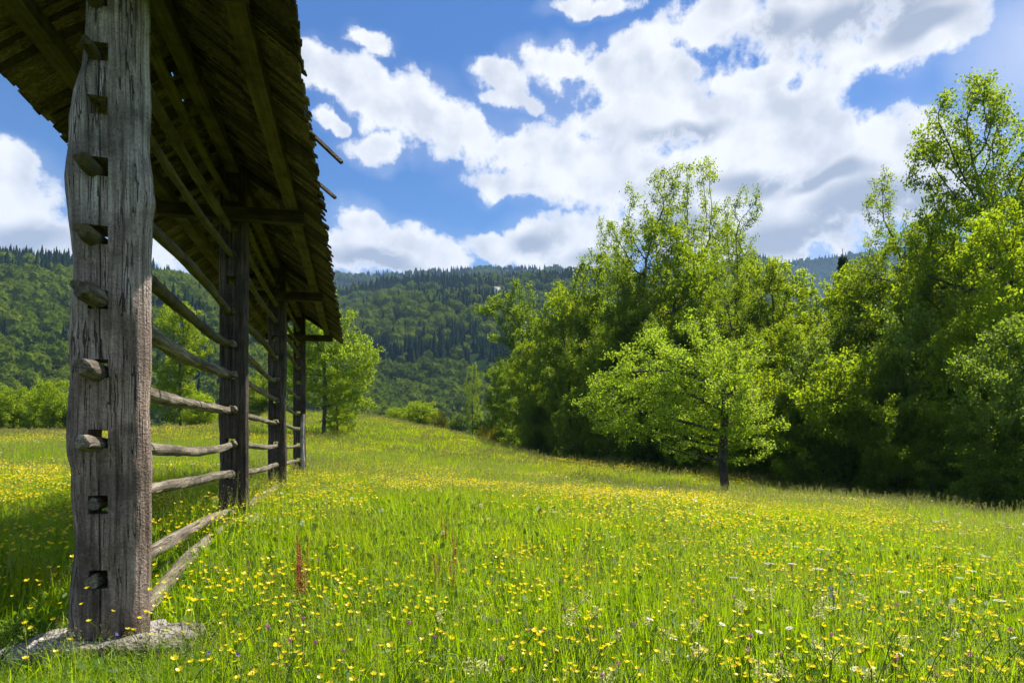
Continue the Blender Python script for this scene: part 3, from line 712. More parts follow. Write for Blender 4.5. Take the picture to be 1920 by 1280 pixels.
def post_mesh(left, right, zt, zb, depth, slots, sx0, sx1, sh, mt, seed, crack=True, round_=.05, rough=.012):
    """grid post: real holes through it along local y"""
    r_ = np.random.RandomState(seed)
    zs = np.arange(zb, zt, .03)
    edges = sorted(set([round(s-sh/2, 4) for s in slots]+[round(s+sh/2, 4) for s in slots]))
    zs = np.array(sorted([z for z in zs if all(abs(z-e) > .012 for e in edges)]+edges))
    nL, nS, nR, cw = 9, 6, 13, .012
    def cols(z):
        l, r = left(z), right(z)
        c0 = (sx0+sx1)/2+.012+.018*mn.noise(Vector((0, seed, z*1.6)))
        return np.r_[np.linspace(l, sx0, nL+1)[:-1], [sx0, (sx0+c0-cw*.5)/2, c0-cw*.5, c0, c0+cw*.5, (c0+cw*.5+sx1)/2], np.linspace(sx1, r, nR+1)]
    X = np.array([cols(z) for z in zs]); nz_, nc = X.shape
    l, r = X[:, :1], X[:, -1:]
    u = 2*(X-l)/(r-l)-1
    off = round_*np.abs(u)**7
    inslot = np.zeros(nz_, bool); cell = np.zeros(nz_-1, bool)
    for s in slots:
        cell |= (zs[:-1] >= s-sh/2-1e-3) & (zs[1:] <= s+sh/2+1e-3)
    Z = np.repeat(zs[:, None], nc, 1)
    nf = np.array([[mn.fractal(Vector((X[i, j]*6+seed, 1, Z[i, j]*2.2)), 1, 2, 4) for j in range(nc)] for i in range(nz_)])
    grain = np.array([[mn.noise(Vector((X[i, j]*45+seed, 7, Z[i, j]*1.6))) for j in range(nc)] for i in range(nz_)])
    Yf = -depth/2+off-nf*rough*1.3-grain*.006; Yb = depth/2-off+nf*rough
    if crack:
        ci = nL+3
        cm = np.array([max(0, min(1, 2.2*mn.noise(Vector((seed*3, 0, z*1.1)))+.45)) for z in zs])
        Yf[:, ci] += .035*cm
    V = [np.stack([X, Yf, Z], -1).reshape(-1, 3), np.stack([X, Yb, Z], -1).reshape(-1, 3)]
    n0 = nz_*nc; F_ = []
    ida = lambda i, j: i*nc+j
    cellm = np.zeros((nz_-1, nc-1), bool); cellm[:, nL:nL+nS] = cell[:, None]
    for i in range(nz_-1):
        for j in range(nc-1):
            a, b, c, d = ida(i, j), ida(i, j+1), ida(i+1, j+1), ida(i+1, j)
            if cellm[i, j]:
                continue
            F_.append((a, b, c, d)); F_.append((b+n0, a+n0, d+n0, c+n0))
            # hole walls
            for (di, dj, e0, e1) in ((0, -1, a, d), (0, 1, c, b), (-1, 0, b, a), (1, 0, d, c)):
                ii, jj = i+di, j+dj
                if 0 <= ii < nz_-1 and 0 <= jj < nc-1 and cellm[ii, jj]:
                    F_.append((e0, e1, e1+n0, e0+n0))
    # sides (4 strips in depth), top and bottom caps
    nb = n0*2; extra = []
    K = 4
    for side, j in ((0, 0), (1, nc-1)):
        idx = np.zeros((nz_, K+1), int)
        for i in range(nz_):
            idx[i, 0] = ida(i, j); idx[i, K] = ida(i, j)+n0
            for k in range(1, K):
                t = k/K; y = Yf[i, j]*(1-t)+Yb[i, j]*t
                sg = -1 if side == 0 else 1
                bx = X[i, j]+sg*(.022*math.sin(math.pi*t)**.5+.012*mn.fractal(Vector((y*8+seed*2, side*9, zs[i]*2.4)), 1, 2, 4))
                extra.append((bx, y, zs[i])); idx[i, k] = nb+len(extra)-1
        for i in range(nz_-1):
            for k in range(K):
                q = (idx[i, k], idx[i+1, k], idx[i+1, k+1], idx[i, k+1])
                F_.append(q if side == 1 else q[::-1])
                if side == 1: F_[-1] = (idx[i, k], idx[i, k+1], idx[i+1, k+1], idx[i+1, k])
                else: F_[-1] = (idx[i, k+1], idx[i, k], idx[i+1, k], idx[i+1, k+1])
    Vv = np.concatenate(V+[np.array(extra)])
    for j in range(nc-1):
        F_.append((ida(nz_-1, j), ida(nz_-1, j+1), ida(nz_-1, j+1)+n0, ida(nz_-1, j)+n0))
    me = mesh('post', Vv, F_, mt, smooth=True, sharp=48)
    return me
# outline of the front post read from the photograph: px y -> left, right-of-front-face
pl = [(-400,150,262),(0,156,262),(60,152,263),(110,150,263),(160,135,264),(200,127,262),(262,124,262),(320,118,268),(360,120,272),(400,124,266),(450,130,264),(490,133,264),(530,130,264),(580,127,264),(620,123,264),(700,126,264),(760,124,263),(850,122,264),(880,130,265),(940,131,265),(1000,136,264),(1060,136,263),(1100,131,262),(1150,127,263),(1185,126,262),(1300,124,262)]
pz = [(837-p[0])/F*4.32-H0 for p in pl][::-1]
def pxl(x): return (x-672)*4.32/F/1.025-B0
plx = [pxl(p[1]) for p in pl][::-1]; prx = [pxl(p[2])-.022 for p in pl][::-1]
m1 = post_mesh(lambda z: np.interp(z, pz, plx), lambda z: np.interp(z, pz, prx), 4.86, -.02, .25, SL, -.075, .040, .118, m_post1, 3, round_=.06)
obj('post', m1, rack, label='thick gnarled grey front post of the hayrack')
for k, (y, zt) in enumerate(zip(POSTY[1:], (4.86, 4.86, 4.86))):
    hw = (.158, .155, .145)[k]; sd_ = 11+k*5
    L_ = lambda z, s=sd_, h=hw: -h-.02*mn.noise(Vector((s, 0, z*.8)))-.03*max(0, .8-z)
    R_ = lambda z, s=sd_, h=hw: h-.02*mn.noise(Vector((s, 9, z*.8)))
    zb = gz(*rw(0, y))-E-H0
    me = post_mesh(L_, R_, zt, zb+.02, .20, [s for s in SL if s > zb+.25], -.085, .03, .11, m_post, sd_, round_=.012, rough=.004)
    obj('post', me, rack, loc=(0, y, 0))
def rail_mesh(p0, p1, r0, r1, sag, seed, square=0.0, seg=60, k=12):
    """irregular pole between two local points (about along y), mesh centred on p0"""
    p0, p1 = np.array(p0, float), np.array(p1, float); r_ = np.random.RandomState(seed)
    t = np.linspace(0, 1, seg+1); C = p0+(p1-p0)*t[:, None]
    C[:, 2] -= sag*4*t*(1-t); C[:, 0] += .018*np.sin(t*5+seed); C[:, 2] += .014*np.sin(t*7+seed*2)
    R_ = r0+(r1-r0)*t; R_ = R_*(1+.06*np.sin(t*23+seed)*np.sin(t*9))
    d = np.gradient(C, axis=0); d = unit(d); u = unit(np.cross(d, [0, 0, 1.])); v = np.cross(u, d)
    a = np.arange(k)*2*math.pi/k+.35
    q = 1+square*(.28*np.abs(np.sin(2*(a-.35)))-.1)
    V = []
    for i in range(seg+1):
        nz = np.array([mn.fractal(Vector((math.cos(x)*1.3+seed, math.sin(x)*1.3, t[i]*6)), 1, 2, 3) for x in a])
        kn = .16*math.exp(-((t[i]-(.35+.3*math.sin(seed)))/.012)**2)+.14*math.exp(-((t[i]-(.7+.2*math.cos(seed*3)))/.010)**2)
        rr = R_[i]*q*(1+.20*nz+kn)
        if i in (0, seg): rr = rr*(.80+.16*np.sin(a*3+seed))
        V.append(C[i]+u[i]*np.cos(a)[:, None]*rr[:, None]+v[i]*np.sin(a)[:, None]*rr[:, None])
    V = np.concatenate(V+[C[:1]-d[:1]*.012, C[-1:]+d[-1:]*.012])
    F_ = [(i*k+j, i*k+(j+1) % k, (i+1)*k+(j+1) % k, (i+1)*k+j) for i in range(seg) for j in range(k)]
    n = (seg+1)*k
    F_ += [(n, (j+1) % k, j) for j in range(k)]+[(n+1, seg*k+j, seg*k+(j+1) % k) for j in range(k)]
    return V, F_
# bay 1 rails: (slot, front overhang, front radius, far radius, sag, squareness, material)
bay1 = [(0,.2,.044,.040,.03,0,1),(1,.25,.055,.046,.02,0,1),(2,.22,.036,.040,.02,.3,1),(4,.22,.050,.042,.00,.3,1),(5,.22,.052,.05,.05,0,1),(6,.34,.064,.052,.05,.35,0),(7,.30,.056,.046,.07,.3,0),(8,.30,.050,.044,.09,.3,0),(9,.02,.05,.05,-.04,.6,0),(10,.03,.05,.05,-.03,.6,0)]
for (s, ov, r0, r1, sag, sq, mo) in bay1:
    z = SL[s]; y0 = -.10-ov*.85; y1 = POSTY[1]+.05
    V, F_ = rail_mesh((-.035-.012*(s % 2), y0, z-.118/2+r0*.95), (-.04, y1, z-.055+r1), r0, r1, sag, s+1, sq)
    obj('rail', mesh('rail', V, F_, m_rail_old if mo else m_rail, smooth=True, sharp=50), rack)
for bay in (1, 2):
    for s in range(0, 11):
        if (bay, s) in ((1, 3), (2, 4), (2, 10)): continue
        z = SL[s]; r0 = .038+.012*rnd.random(); r1 = .034+.01*rnd.random()
        y0 = POSTY[bay]-.20-.06*rnd.random(); y1 = POSTY[bay+1]+.12+.1*rnd.random()
        zz = .0
        V, F_ = rail_mesh((.01, y0, z-.05+r0), (-.03+.02*rnd.random(), y1, z-.05+r1), r0, r1, -.02+.09*rnd.random(), s+20*bay, rnd.choice((0, .4, .7)))
        obj('rail', mesh('rail', V, F_, m_rail_old if s < 5 else m_rail, smooth=True, sharp=50), rack)
def beam(name, x0, x1, y0, y1, z0, z1, mt, seed, axis):
    """hewn beam with uneven faces"""
    n = 26; P = []
    for i in range(n+1):
        t = i/n
        for (sx, sz) in ((-1, -1), (0, -1.06), (1, -1), (1.06, 0), (1, 1), (0, 1.06), (-1, 1), (-1.06, 0)):
            w = .006*mn.noise(Vector((t*14+seed, sx*2, sz*2)))
            if axis == 'y': P.append(((x0+x1)/2+sx*(x1-x0)/2+w, y0+(y1-y0)*t, (z0+z1)/2+sz*(z1-z0)/2+w))
            else: P.append((x0+(x1-x0)*t, (y0+y1)/2+sx*(y1-y0)/2+w, (z0+z1)/2+sz*(z1-z0)/2+w))
    F_ = [(i*8+j, i*8+(j+1) % 8, (i+1)*8+(j+1) % 8, (i+1)*8+j) for i in range(n) for j in range(8)]
    F_ += [tuple(range(7, -1, -1)), tuple(n*8+j for j in range(8))]
    return obj(name, mesh(name, P, F_, mt, smooth=True, sharp=40), rack)
TZ = 3.0-H0     # tie beam centre height
for k, y in enumerate(POSTY):
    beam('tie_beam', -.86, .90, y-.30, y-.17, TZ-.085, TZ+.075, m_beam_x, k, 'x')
YF, YE = -1.5, 15.55  # roof ends
tanp, HR, EV = .74, 3.80-H0, 1.19
beam('ridge_beam', -.075, .075, YF+.1, YE-.2, HR-.22, HR-.07, m_beam_y, 7, 'y')
for i, sx in enumerate((-1, 1)):
    beam('purlin', sx*.75-.075, sx*.75+.075, YF+.1, YE-.2, TZ+.08, TZ+.215, m_beam_y, 9+i, 'y')
# rafters (pairs at every post)
for y in POSTY:
    for sx in (-1, 1):
        V, Fc = tubes([(sx*.80, y-.02, TZ+.20), ], [(sx*.03, y-.02, HR-.10)], [.045], [.045], 6)
        Fc = list(map(tuple, Fc.tolist()))
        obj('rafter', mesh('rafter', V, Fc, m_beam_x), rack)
# shingles: one mesh per slope
ca = 1/math.hypot(1, tanp); sa = tanp*ca
def slope_shingles(sgn, seed):
    r_ = random.Random(seed); Vs, F_ = [], []
    SLn = EV/ca-.07; course = .40; ln = .78; rows = 4
    for c in range(-1, rows):
        s1 = SLn-max(c, 0)*course+.02-(.03 if c < 0 else 0)          # lower end (distance from ridge along slope)
        s0 = max(-.03, s1-ln)
        y = YF-(.04 if c < 0 else 0)
        while y < YE:
            w = .06+.09*r_.random()
            if r_.random() < .015: y += w; continue
            a0, a1 = s0+r_.uniform(-.02, .02), s1+r_.uniform(-.03, .03)+(.04 if r_.random() < .08 else 0)
            lift0 = .004+.014*r_.random(); lift1 = (.022+.030*r_.random() if c >= 0 else .012+.008*r_.random()); th_ = .012+.006*r_.random()
            sk = r_.uniform(-.02, .02)
            n0 = len(Vs)
            rl_ = r_.uniform(-.010, .010)
            for (s, l_, q) in ((a0, lift0, 0), (a1, lift1, sk)):
                for yy, e_ in ((y+q, rl_), (y+w*1.10+q, -rl_)):
                    for tt in (0, th_):
                        n_ = l_+tt+c*.004+e_
                        x = s*ca+n_*sa; z = HR-s*sa+n_*ca
                        Vs.append((sgn*x, yy, z))
            f = [(0, 1, 3, 2), (4, 6, 7, 5), (0, 4, 5, 1), (2, 3, 7, 6), (0, 2, 6, 4), (1, 5, 7, 3)]
            F_ += [tuple(n0+i for i in q) for q in f]
            y += w*(1.0+.03*r_.random())
    return obj('roof_shingles', mesh('roof_shingles', Vs, F_, m_shin), rack)
slope_shingles(1, 5); slope_shingles(-1, 6)
# ridge boards
V, Fc = boxm(-.02, .17, YF-.05, YE+.05, HR+.03, HR+.05)
for sgn in (-1, 1):
    Vr = [(sgn*-.02, YF-.03, HR+.095), (sgn*.20, YF-.03, HR-.05), (sgn*.20, YE+.03, HR-.05), (sgn*-.02, YE+.03, HR+.095)]
    Vr += [(a, b, c+.022) for a, b, c in Vr]
    obj('ridge_board', mesh('ridge_board', Vr, [(0,1,2,3),(7,6,5,4),(0,4,5,1),(1,5,6,2),(2,6,7,3),(3,7,4,0)], m_shin), rack)
# two loose battens sticking out over the right eave
def stray(px0, py0, px1, py1, d, th_, name='loose_batten'):
    def W_(x, y, Y): return np.array([(x-960)/F*Y, Y, E+(837-y)/F*Y])
    A, B_ = W_(px0, py0, d), W_(px1, py1, d-.15)
    inv = np.array([base[0], base[1], E+H0])
    def loc(p): q = p-inv; return np.array([q[0]*bV[0]+q[1]*bV[1], q[0]*aV[0]+q[1]*aV[1], q[2]])
    V, Fc = tubes([loc(A)], [loc(B_)], [th_], [th_*.9], 4)
    Fc = [tuple(f) for f in Fc.tolist()]+[(7, 6, 5, 4)]
    obj(name, mesh(name, V, Fc, m_shin), rack)
stray(560, 228, 641, 305, 6.6, .024); stray(575, 325, 629, 371, 8.2, .026)

# pale pole leaning against the fourth post
m_pale = wood('pale_pole_wood', (.16, .13, .11), (.32, .28, .24), (.5, .46, .4), 'z', bump=.5)
xp, yp = (569-960)/F*18.2, 18.2
zb = gz(xp, yp)-.1
V, F_ = rail_mesh((0, 0, 0), (-.09, .25, E+(837-775)/F*18.2-zb), .055, .04, 0, 77, .3)
q = obj('prop_pole', mesh('prop_pole', V, F_, m_pale, smooth=True), loc=(xp, yp, zb)); q['label'] = 'pale upright pole leaning against the farthest hayrack post'; q['category'] = 'pole'

# ------------------------------------------------------------------ foundation stones
m, nt, o = mat('foundation_stone')
tcn = nn(nt, 'ShaderNodeTexCoord')
a1 = nn(nt, 'ShaderNodeTexNoise', {'Vector': tcn.outputs['Object'], 'Scale': 9.0, 'Detail': 8.0, 'Roughness': .7})
a2 = nn(nt, 'ShaderNodeTexVoronoi', {'Vector': tcn.outputs['Object'], 'Scale': 38.0})
c = ramp(nt, a1.outputs['Fac'], [(.28, (.07, .06, .05)), (.45, (.26, .23, .21)), (.62, (.48, .43, .40)), (.75, (.62, .58, .54))])
fk = nn(nt, 'ShaderNodeMapRange', {0: a2.outputs['Distance'], 1: 0.0, 2: .5, 3: .8, 4: 1.08})
c = nn(nt, 'ShaderNodeMix', {0: 1.0, 6: c, 7: fk.outputs[0]}, data_type='RGBA', blend_type='MULTIPLY').outputs[2]
a3 = nn(nt, 'ShaderNodeTexNoise', {'Vector': tcn.outputs['Object'], 'Scale': 3.5, 'Detail': 6.0, 'Roughness': .65})
mk = nn(nt, 'ShaderNodeMapRange', {0: a3.outputs['Fac'], 1: .47, 2: .60, 3: 0.0, 4: .85})
c = nn(nt, 'ShaderNodeMix', {0: mk.outputs[0], 6: c, 7: (.085, .08, .04, 1)}, data_type='RGBA').outputs[2]
hh = nn(nt, 'ShaderNodeMath', {0: a1.outputs['Fac'], 1: a2.outputs['Distance']}, operation='ADD')
bp = nn(nt, 'ShaderNodeBump', {'Strength': 1.0, 'Distance': .03, 'Height': hh.outputs[0]})
p = nn(nt, 'ShaderNodeBsdfPrincipled', {'Base Color': c, 'Roughness': .9, 'Normal': bp.outputs[0]})
nt.links.new(p.outputs[0], o.inputs[0]); m_stone = m
import bmesh
def stone(x, y, w, d, z0, z1, seed, label, tilt=0):
    bm = bmesh.new(); bmesh.ops.create_cube(bm, size=1)
    bmesh.ops.subdivide_edges(bm, edges=bm.edges[:], cuts=26, use_grid_fill=True)
    for v in bm.verts:
        c_ = v.co.copy()
        nx = Vector((math.copysign(abs(2*c_.x)**1.0, c_.x), c_.y*2, c_.z*2))
        n4 = (abs(nx.x)**7+abs(nx.y)**7+abs(nx.z)**7)**(1/7)
        c_ = nx/n4*.5
        q = Vector((c_.x*w, c_.y*d, c_.z*(z1-z0)))
        k = mn.fractal(q*5+Vector((seed, 0, 0)), .7, 2, 6)*.06+mn.fractal(q*1.6+Vector((seed, 5, 0)), .8, 2, 2)*.05
        q += Vector((c_.x, c_.y, c_.z*.5)).normalized()*k
        q.z += -tilt*abs(min(0, c_.x+.1))*1.2
        v.co = q
    me = bpy.data.meshes.new('foundation_stone'); bm.to_mesh(me); bm.free(); me.materials.append(m_stone)
    me.polygons.foreach_set('use_smooth', np.ones(len(me.polygons), dtype=bool))
    P = rw(x, y)
    o = obj('foundation_stone', me, loc=(P[0], P[1], (z0+z1)/2)); o.rotation_euler = (0, 0, rack.rotation_euler.z+.05)
    o['label'] = label; o['category'] = 'stone'; o['group'] = 'foundation stones under the hayrack posts'
zt = E+H0
stone(-.12, -.02, 1.30, .62, zt-.42, zt-.012, 3, 'broad rough pale stone block under the thick front post', .25)
z2 = gz(*rw(0, POSTY[1])); stone(.16, POSTY[1]-.05, .95, .6, z2-.2, z2+.27, 8, 'pinkish stone block under the second hayrack post')
z2 = gz(*rw(0, POSTY[2])); stone(.12, POSTY[2], .75, .5, z2-.2, z2+.12, 12, 'small stone block under the third hayrack post')
z2 = gz(*rw(0, POSTY[3])); stone(.05, POSTY[3], .7, .5, z2-.2, z2+.10, 15, 'small stone block under the farthest hayrack post')
# fallen rails lying beside the posts
for i, (ya, yb, za, zb_, lb) in enumerate([(.35, 4.3, -1.19, -.95, 'fallen wooden rail lying in the grass between the first two posts'), (5.0, 9.0, -.93, -.78, 'fallen wooden rail lying in the grass between the second and third posts')]):
    V, F_ = rail_mesh((0, 0, 0), (-.02, yb-ya, zb_-za), .055, .05, -.03, 90+i, .7)
    P = rw(.06, ya); q = obj('fallen_rail', mesh('fallen_rail', V, F_, m_rail, smooth=True, sharp=50), loc=(P[0], P[1], E+za)); q.rotation_euler = (0, 0, rack.rotation_euler.z)
    q['label'] = lb; q['category'] = 'rail'

# ------------------------------------------------------------------ grass
def blades(n, rad_, h0, h1, w, seg=3, lean=.35, seed=0, bend=.5):
    r_ = np.random.RandomState(seed)
    a = r_.rand(n)*6.283; q = rad_*np.sqrt(r_.rand(n))
    Bp = np.stack([q*np.cos(a), q*np.sin(a), np.zeros(n)-.03], -1)
    h = h0+(h1-h0)*r_.rand(n)
    la = r_.rand(n)*6.283; ln = lean*r_.rand(n); dirv = np.stack([np.cos(la), np.sin(la), np.zeros(n)], -1)
    fa = la+1.57+r_.normal(size=n)*.5; side = np.stack([np.cos(fa), np.sin(fa), np.zeros(n)], -1)
    ww = w*(.6+.8*r_.rand(n)); bd = bend*r_.rand(n)**2
    rows = []
    for s in range(seg+1):
        t = s/seg
        c = Bp+dirv*(ln*t+bd*t*t*t)[:, None]*h[:, None]+np.array([0, 0, 1.])*(t*(1-.45*bd*t*t))[:, None]*h[:, None] if False else \
            Bp+dirv*((ln*t+bd*t**3)*h)[:, None]+np.stack([np.zeros(n), np.zeros(n), h*t*(1-.5*bd*t*t)], -1)
        wt_ = ww*(1-t**1.6)+.0004
        rows.append(c-side*wt_[:, None]*.5); rows.append(c+side*wt_[:, None]*.5)
    V = np.stack(rows, 1)   # n, 2(seg+1), 3
    m2 = 2*(seg+1); f = np.array([(2*s, 2*s+1, 2*s+3, 2*s+2) for s in range(seg)])
    Fc = (f[None]+(np.arange(n)*m2)[:, None, None]).reshape(-1, 4)
    tips = V[:, -2:].mean(1)
    return V.reshape(-1, 3), Fc, tips
def multi(parts, mats):
    V = []; Fl_ = []; mi = []; n = 0
    for k, (v, f) in parts:
        V.append(v); Fl_.append(f+n); mi.append(np.full(len(f), k)); n += len(v)
    return mesh('tuft', np.concatenate(V), np.concatenate(Fl_), mats, np.concatenate(mi))
def tuft(n, rad_, h0, h1, w, seg, seed, heads=0, gm=None, herb=0, hw=.0035, hs=.010, hl=.10):
    parts = []
    v, f, t = blades(n, rad_, h0, h1, w, seg, seed=seed); parts.append((0, (v, f)))
    if heads:
        r_ = np.random.RandomState(seed+5)
        v, f, t = blades(heads, rad_, h1*1.0, h1*1.45, hw, seg, lean=.25, seed=seed+1, bend=.25); parts.append((0, (v, f)))
        k = 14
        P = np.repeat(t, k, 0); u = np.tile(np.linspace(0, 1, k), heads)
        P = P+np.stack([r_.normal(size=len(u))*.012*(1-u*.5), r_.normal(size=len(u))*.012*(1-u*.5), -u*hl+.01], -1)
        q = leaf_quads(P, unit(r_.normal(size=P.shape)), np.full(len(P), hs), .45); parts.append((1, q))
    if herb:
        r_ = np.random.RandomState(seed+9)
        a = r_.rand(herb)*6.28; q = rad_*np.sqrt(r_.rand(herb)); P = np.stack([q*np.cos(a), q*np.sin(a), .04+.2*r_.rand(herb)], -1)
        q = leaf_quads(P, unit(r_.normal(size=P.shape)*.6+[0, 0, .8]), .035+.04*r_.rand(herb), .6); parts.append((2, q))
    return multi(parts, [gm or m_grass, m_seed, m_herb])
near_k = [tuft(75, .17, .14, .40, .006, 4, 1, 3, herb=22), tuft(80, .17, .12, .36, .0055, 4, 2, 2, herb=30), tuft(65, .15, .16, .44, .007, 4, 3, 4, herb=12), tuft(70, .17, .12, .38, .006, 4, 4, 8, m_grass2, herb=8), tuft(50, .16, .10, .30, .007, 3, 5, 0, herb=60), tuft(34, .15, .16, .40, .013, 4, 6, 1, herb=10)]
mid_k = [tuft(95, .30, .18, .44, .010, 2, 21, 4, hs=.022, hw=.005), tuft(95, .30, .15, .40, .010, 2, 22, 5, m_grass2, hs=.022, hw=.005), tuft(100, .30, .18, .42, .011, 2, 23, 3, hs=.022, hw=.005)]
far_k = [tuft(110, .75, .2, .46, .022, 2, 31, 6, hs=.045, hw=.010), tuft(110, .75, .2, .46, .022, 2, 32, 9, m_grass2, hs=.05, hw=.010), tuft(110, .75, .2, .42, .024, 2, 33, 6, hs=.045, hw=.01)]
EDGE = [(930,62),(1000,52),(1060,46),(1110,44),(1200,42),(1300,40),(1400,38),(1500,36),(1600,33.5),(1700,31.5),(1800,29.5),(1920,27),(2100,22),(2600,16)]
def in_meadow(x, y):
    px = 960+F*x/np.maximum(y, .5)
    lim = np.interp(px, [e[0] for e in EDGE], [e[1] for e in EDGE], left=95)
    return y < lim+1.0
SB = [(rw(-.12, .03), .56, .21), (rw(.16, POSTY[1]), .5, .3)]
def clear_stone(x, y, fac=1.0):
    ok = np.ones(len(x), bool)
    for (c, hw, hd) in SB:
        lx = (x-c[0])*bV[0]+(y-c[1])*bV[1]; ly = (x-c[0])*aV[0]+(y-c[1])*aV[1]
        ok &= ~((np.abs(lx) < hw*fac) & (np.abs(ly) < hd*fac))
    return ok
def field(y0, y1, dens, margin=1.25, left=1.25):
    xm = y1*.75*margin+3
    n = int((y1-y0)*2*xm*dens); x = rs.uniform(-xm*left/1.25, xm, n); y = rs.uniform(y0, y1, n)
    k = (np.abs(x) < .75*margin*y+3) & in_meadow(x, y) & clear_stone(x, y)
    return x[k], y[k]
def lay(name, x, y, kinds, s0, s1, prob, hfun=None, tilt=.10):
    n = len(x); P = np.stack([x, y, zg(x, y)], -1)
    rot = rs.normal(size=(n, 3))*tilt; rot[:, 2] = rs.rand(n)*6.283
    s = rs.uniform(s0, s1, n); S = np.stack([s, s, s], -1)
    if hfun is not None: S[:, 2] *= hfun(x, y)
    nzv = np.array([mn.noise(Vector((a*.16, b*.16, 2.))) for a, b in zip(x, y)])
    r = rs.rand(n)+nzv*.85
    cum = np.cumsum(prob); idx = np.clip(np.searchsorted(cum, np.clip(r, 0, .999)), 0, len(prob)-1)
    return scatter(name, P, rot, S, idx, kinds)
def hf(x, y):
    d1 = np.abs((x-base[0])*bV[0]+(y-base[1])*bV[1])
    nzv = np.array([mn.noise(Vector((a*.5, b*.5, 5.))) for a, b in zip(x, y)])
    near_stone = ((x-base[0])**2+(y-base[1]+.7)**2) < 1.2
    return (1+.5*nzv+.22*np.exp(-((d1-.5)/.8)**2)*(y > 4.9))*np.where(near_stone, .6, 1)
x, y = field(1.6, 7.5, 42); lay('meadow_grass', x, y, near_k, .85, 1.3, (.20, .2, .18, .10, .18, .14), hf)
x, y = field(7.5, 15, 24); lay('meadow_grass', x, y, near_k, 1.1, 1.5, (.24, .18, .22, .20, .08, .08), hf)
x, y = field(15, 34, 9); lay('meadow_grass', x, y, mid_k, .95, 1.35, (.4, .3, .3), hf)
x, y = field(34, 92, 2.2); lay('meadow_grass', x, y, far_k, .8, 1.15, (.35, .4, .25), hf)
# behind the camera and to the sides (for other viewpoints, and for what the light sees)
x = rs.uniform(-9, 9, 1500); y = rs.uniform(-6, 1.6, 1500); lay('meadow_grass', x, y, mid_k, 1, 1.3, (.4, .3, .3))
# ------------------------------------------------------------------ flowers
m_stem = plain('flower_stem', (.09, .15, .02), .6, .3, 30, (.2, .3, .02), .3)
m_butter = plain('buttercup_petals', (.88, .68, .01), .35, .08, 60, (.9, .72, .01), .4)
m_white = plain('white_petals', (.75, .75, .72), .6, .08, 60, (.75, .75, .7), .4)
m_cream = plain('cream_petals', (.72, .68, .30), .6, .15, 60, (.7, .66, .25), .4)
m_pink = plain('pink_petals', (.50, .16, .34), .6, .2, 60, (.5, .15, .32), .35)
m_violet = plain('violet_petals', (.20, .13, .50), .6, .2, 60, (.25, .15, .55), .4)
m_rust = plain('sorrel_seeds', (.52, .17, .08), .7, .3, 80, (.6, .2, .08), .35)
m_tan = plain('dry_grass', (.42, .33, .19), .8, .2, 30, (.4, .3, .15), .3)
m_disc = plain('daisy_disc', (.7, .42, .02), .7, .2, 60)
def cup(c, r, npet=5, up=.55, k=None, ax=(0, 0, 1)):
    """open petals round centre c; returns V, F"""
    V, F_ = [], []
    ax = Vector(ax).normalized(); q = ax.to_track_quat('Z', 'Y'); ph = rnd.random()*6
    for i in range(npet):
        a = ph+i*2*math.pi/npet; w = 1.05*math.pi/npet
        for (rr, da, z) in ((.10, 0, 0), (.7, -w, up*.5), (1.0, -w*.5, up), (1.0, w*.5, up), (.7, w, up*.5)):
            v = q @ Vector((rr*r*math.cos(a+da), rr*r*math.sin(a+da), z*r))
            V.append((c[0]+v.x, c[1]+v.y, c[2]+v.z))
        n = i*5; F_.append((n, n+1, n+2, n+3, n+4))
    return V, F_
def cat_(parts):
    V, F_ = [], []
    for v, f in parts:
        n = len(V); V += [tuple(x) for x in v]; F_ += [tuple(int(j)+n for j in q) for q in f]
    return V, F_
def stems(segs, r=.0016):
    V, Fc = tubes([s[0] for s in segs], [s[1] for s in segs], [r*1.2]*len(segs), [r]*len(segs), 4); return V, Fc.tolist()
def buttercup(h, nb, seed, r=.0145):
    """returns stem mesh and list of blossom (mesh, offset)"""
    r_ = random.Random(seed); seg = []; bl = []
    p = Vector((0, 0, -.05)); q = Vector((r_.uniform(-.04, .04), r_.uniform(-.04, .04), h*.55)); seg.append((p, q))
    lf = []
    for i in range(nb):
        t = Vector((q.x+r_.uniform(-.10, .10), q.y+r_.uniform(-.10, .10), h*(.82+.2*r_.random())))
        mid = q.lerp(t, .5)+Vector((0, 0, .03)); seg += [(q, mid), (mid, t)]
        bl.append((t, r*(.85+.3*r_.random()), (r_.uniform(-.5, .5), r_.uniform(-.5, .3), 1)))
    sv, sf = stems(seg)
    k = 10; P = np.array([(r_.uniform(-.05, .05), r_.uniform(-.05, .05), r_.uniform(.03, h*.6)) for _ in range(k)])
    lv, lff = leaf_quads(P, unit(rs.normal(size=P.shape)+[0, 0, .6]), np.full(k, .05), .35)
    V, F_ = cat_([(sv, sf), (lv, lff.tolist())])
    return mesh('stem', V, F_, m_stem), [(mesh('blossom', *cup((0, 0, 0), rr, 5, .55, ax=ax), m_butter), t) for t, rr, ax in bl]
BC = [buttercup(.40+.03*i, 1+i % 3, 100+i) for i in range(7)]
def put_flower(kind, x, y, s, rz, name, label, cat, group):
    st_, bl = kind
    o = thing(name, label, cat, (x, y, gz(x, y)), rz, group); o.scale = (s, s, s)
    obj('stem', st_, o)
    for b, t in bl: obj('blossom', b, o, loc=t)
    return o
def at(px, py, hrel):   # point on the meadow whose flower head (hrel above ground) shows at px, py
    Y = 6.0
    for _ in range(40):
        z = gz((px-960)/F*Y, Y)-E+hrel; Y2 = -z*F/max(8, (py-837)); Y = .6*Y+.4*min(60, Y2)
    return (px-960)/F*Y, Y
GB = 'buttercups in the near meadow'
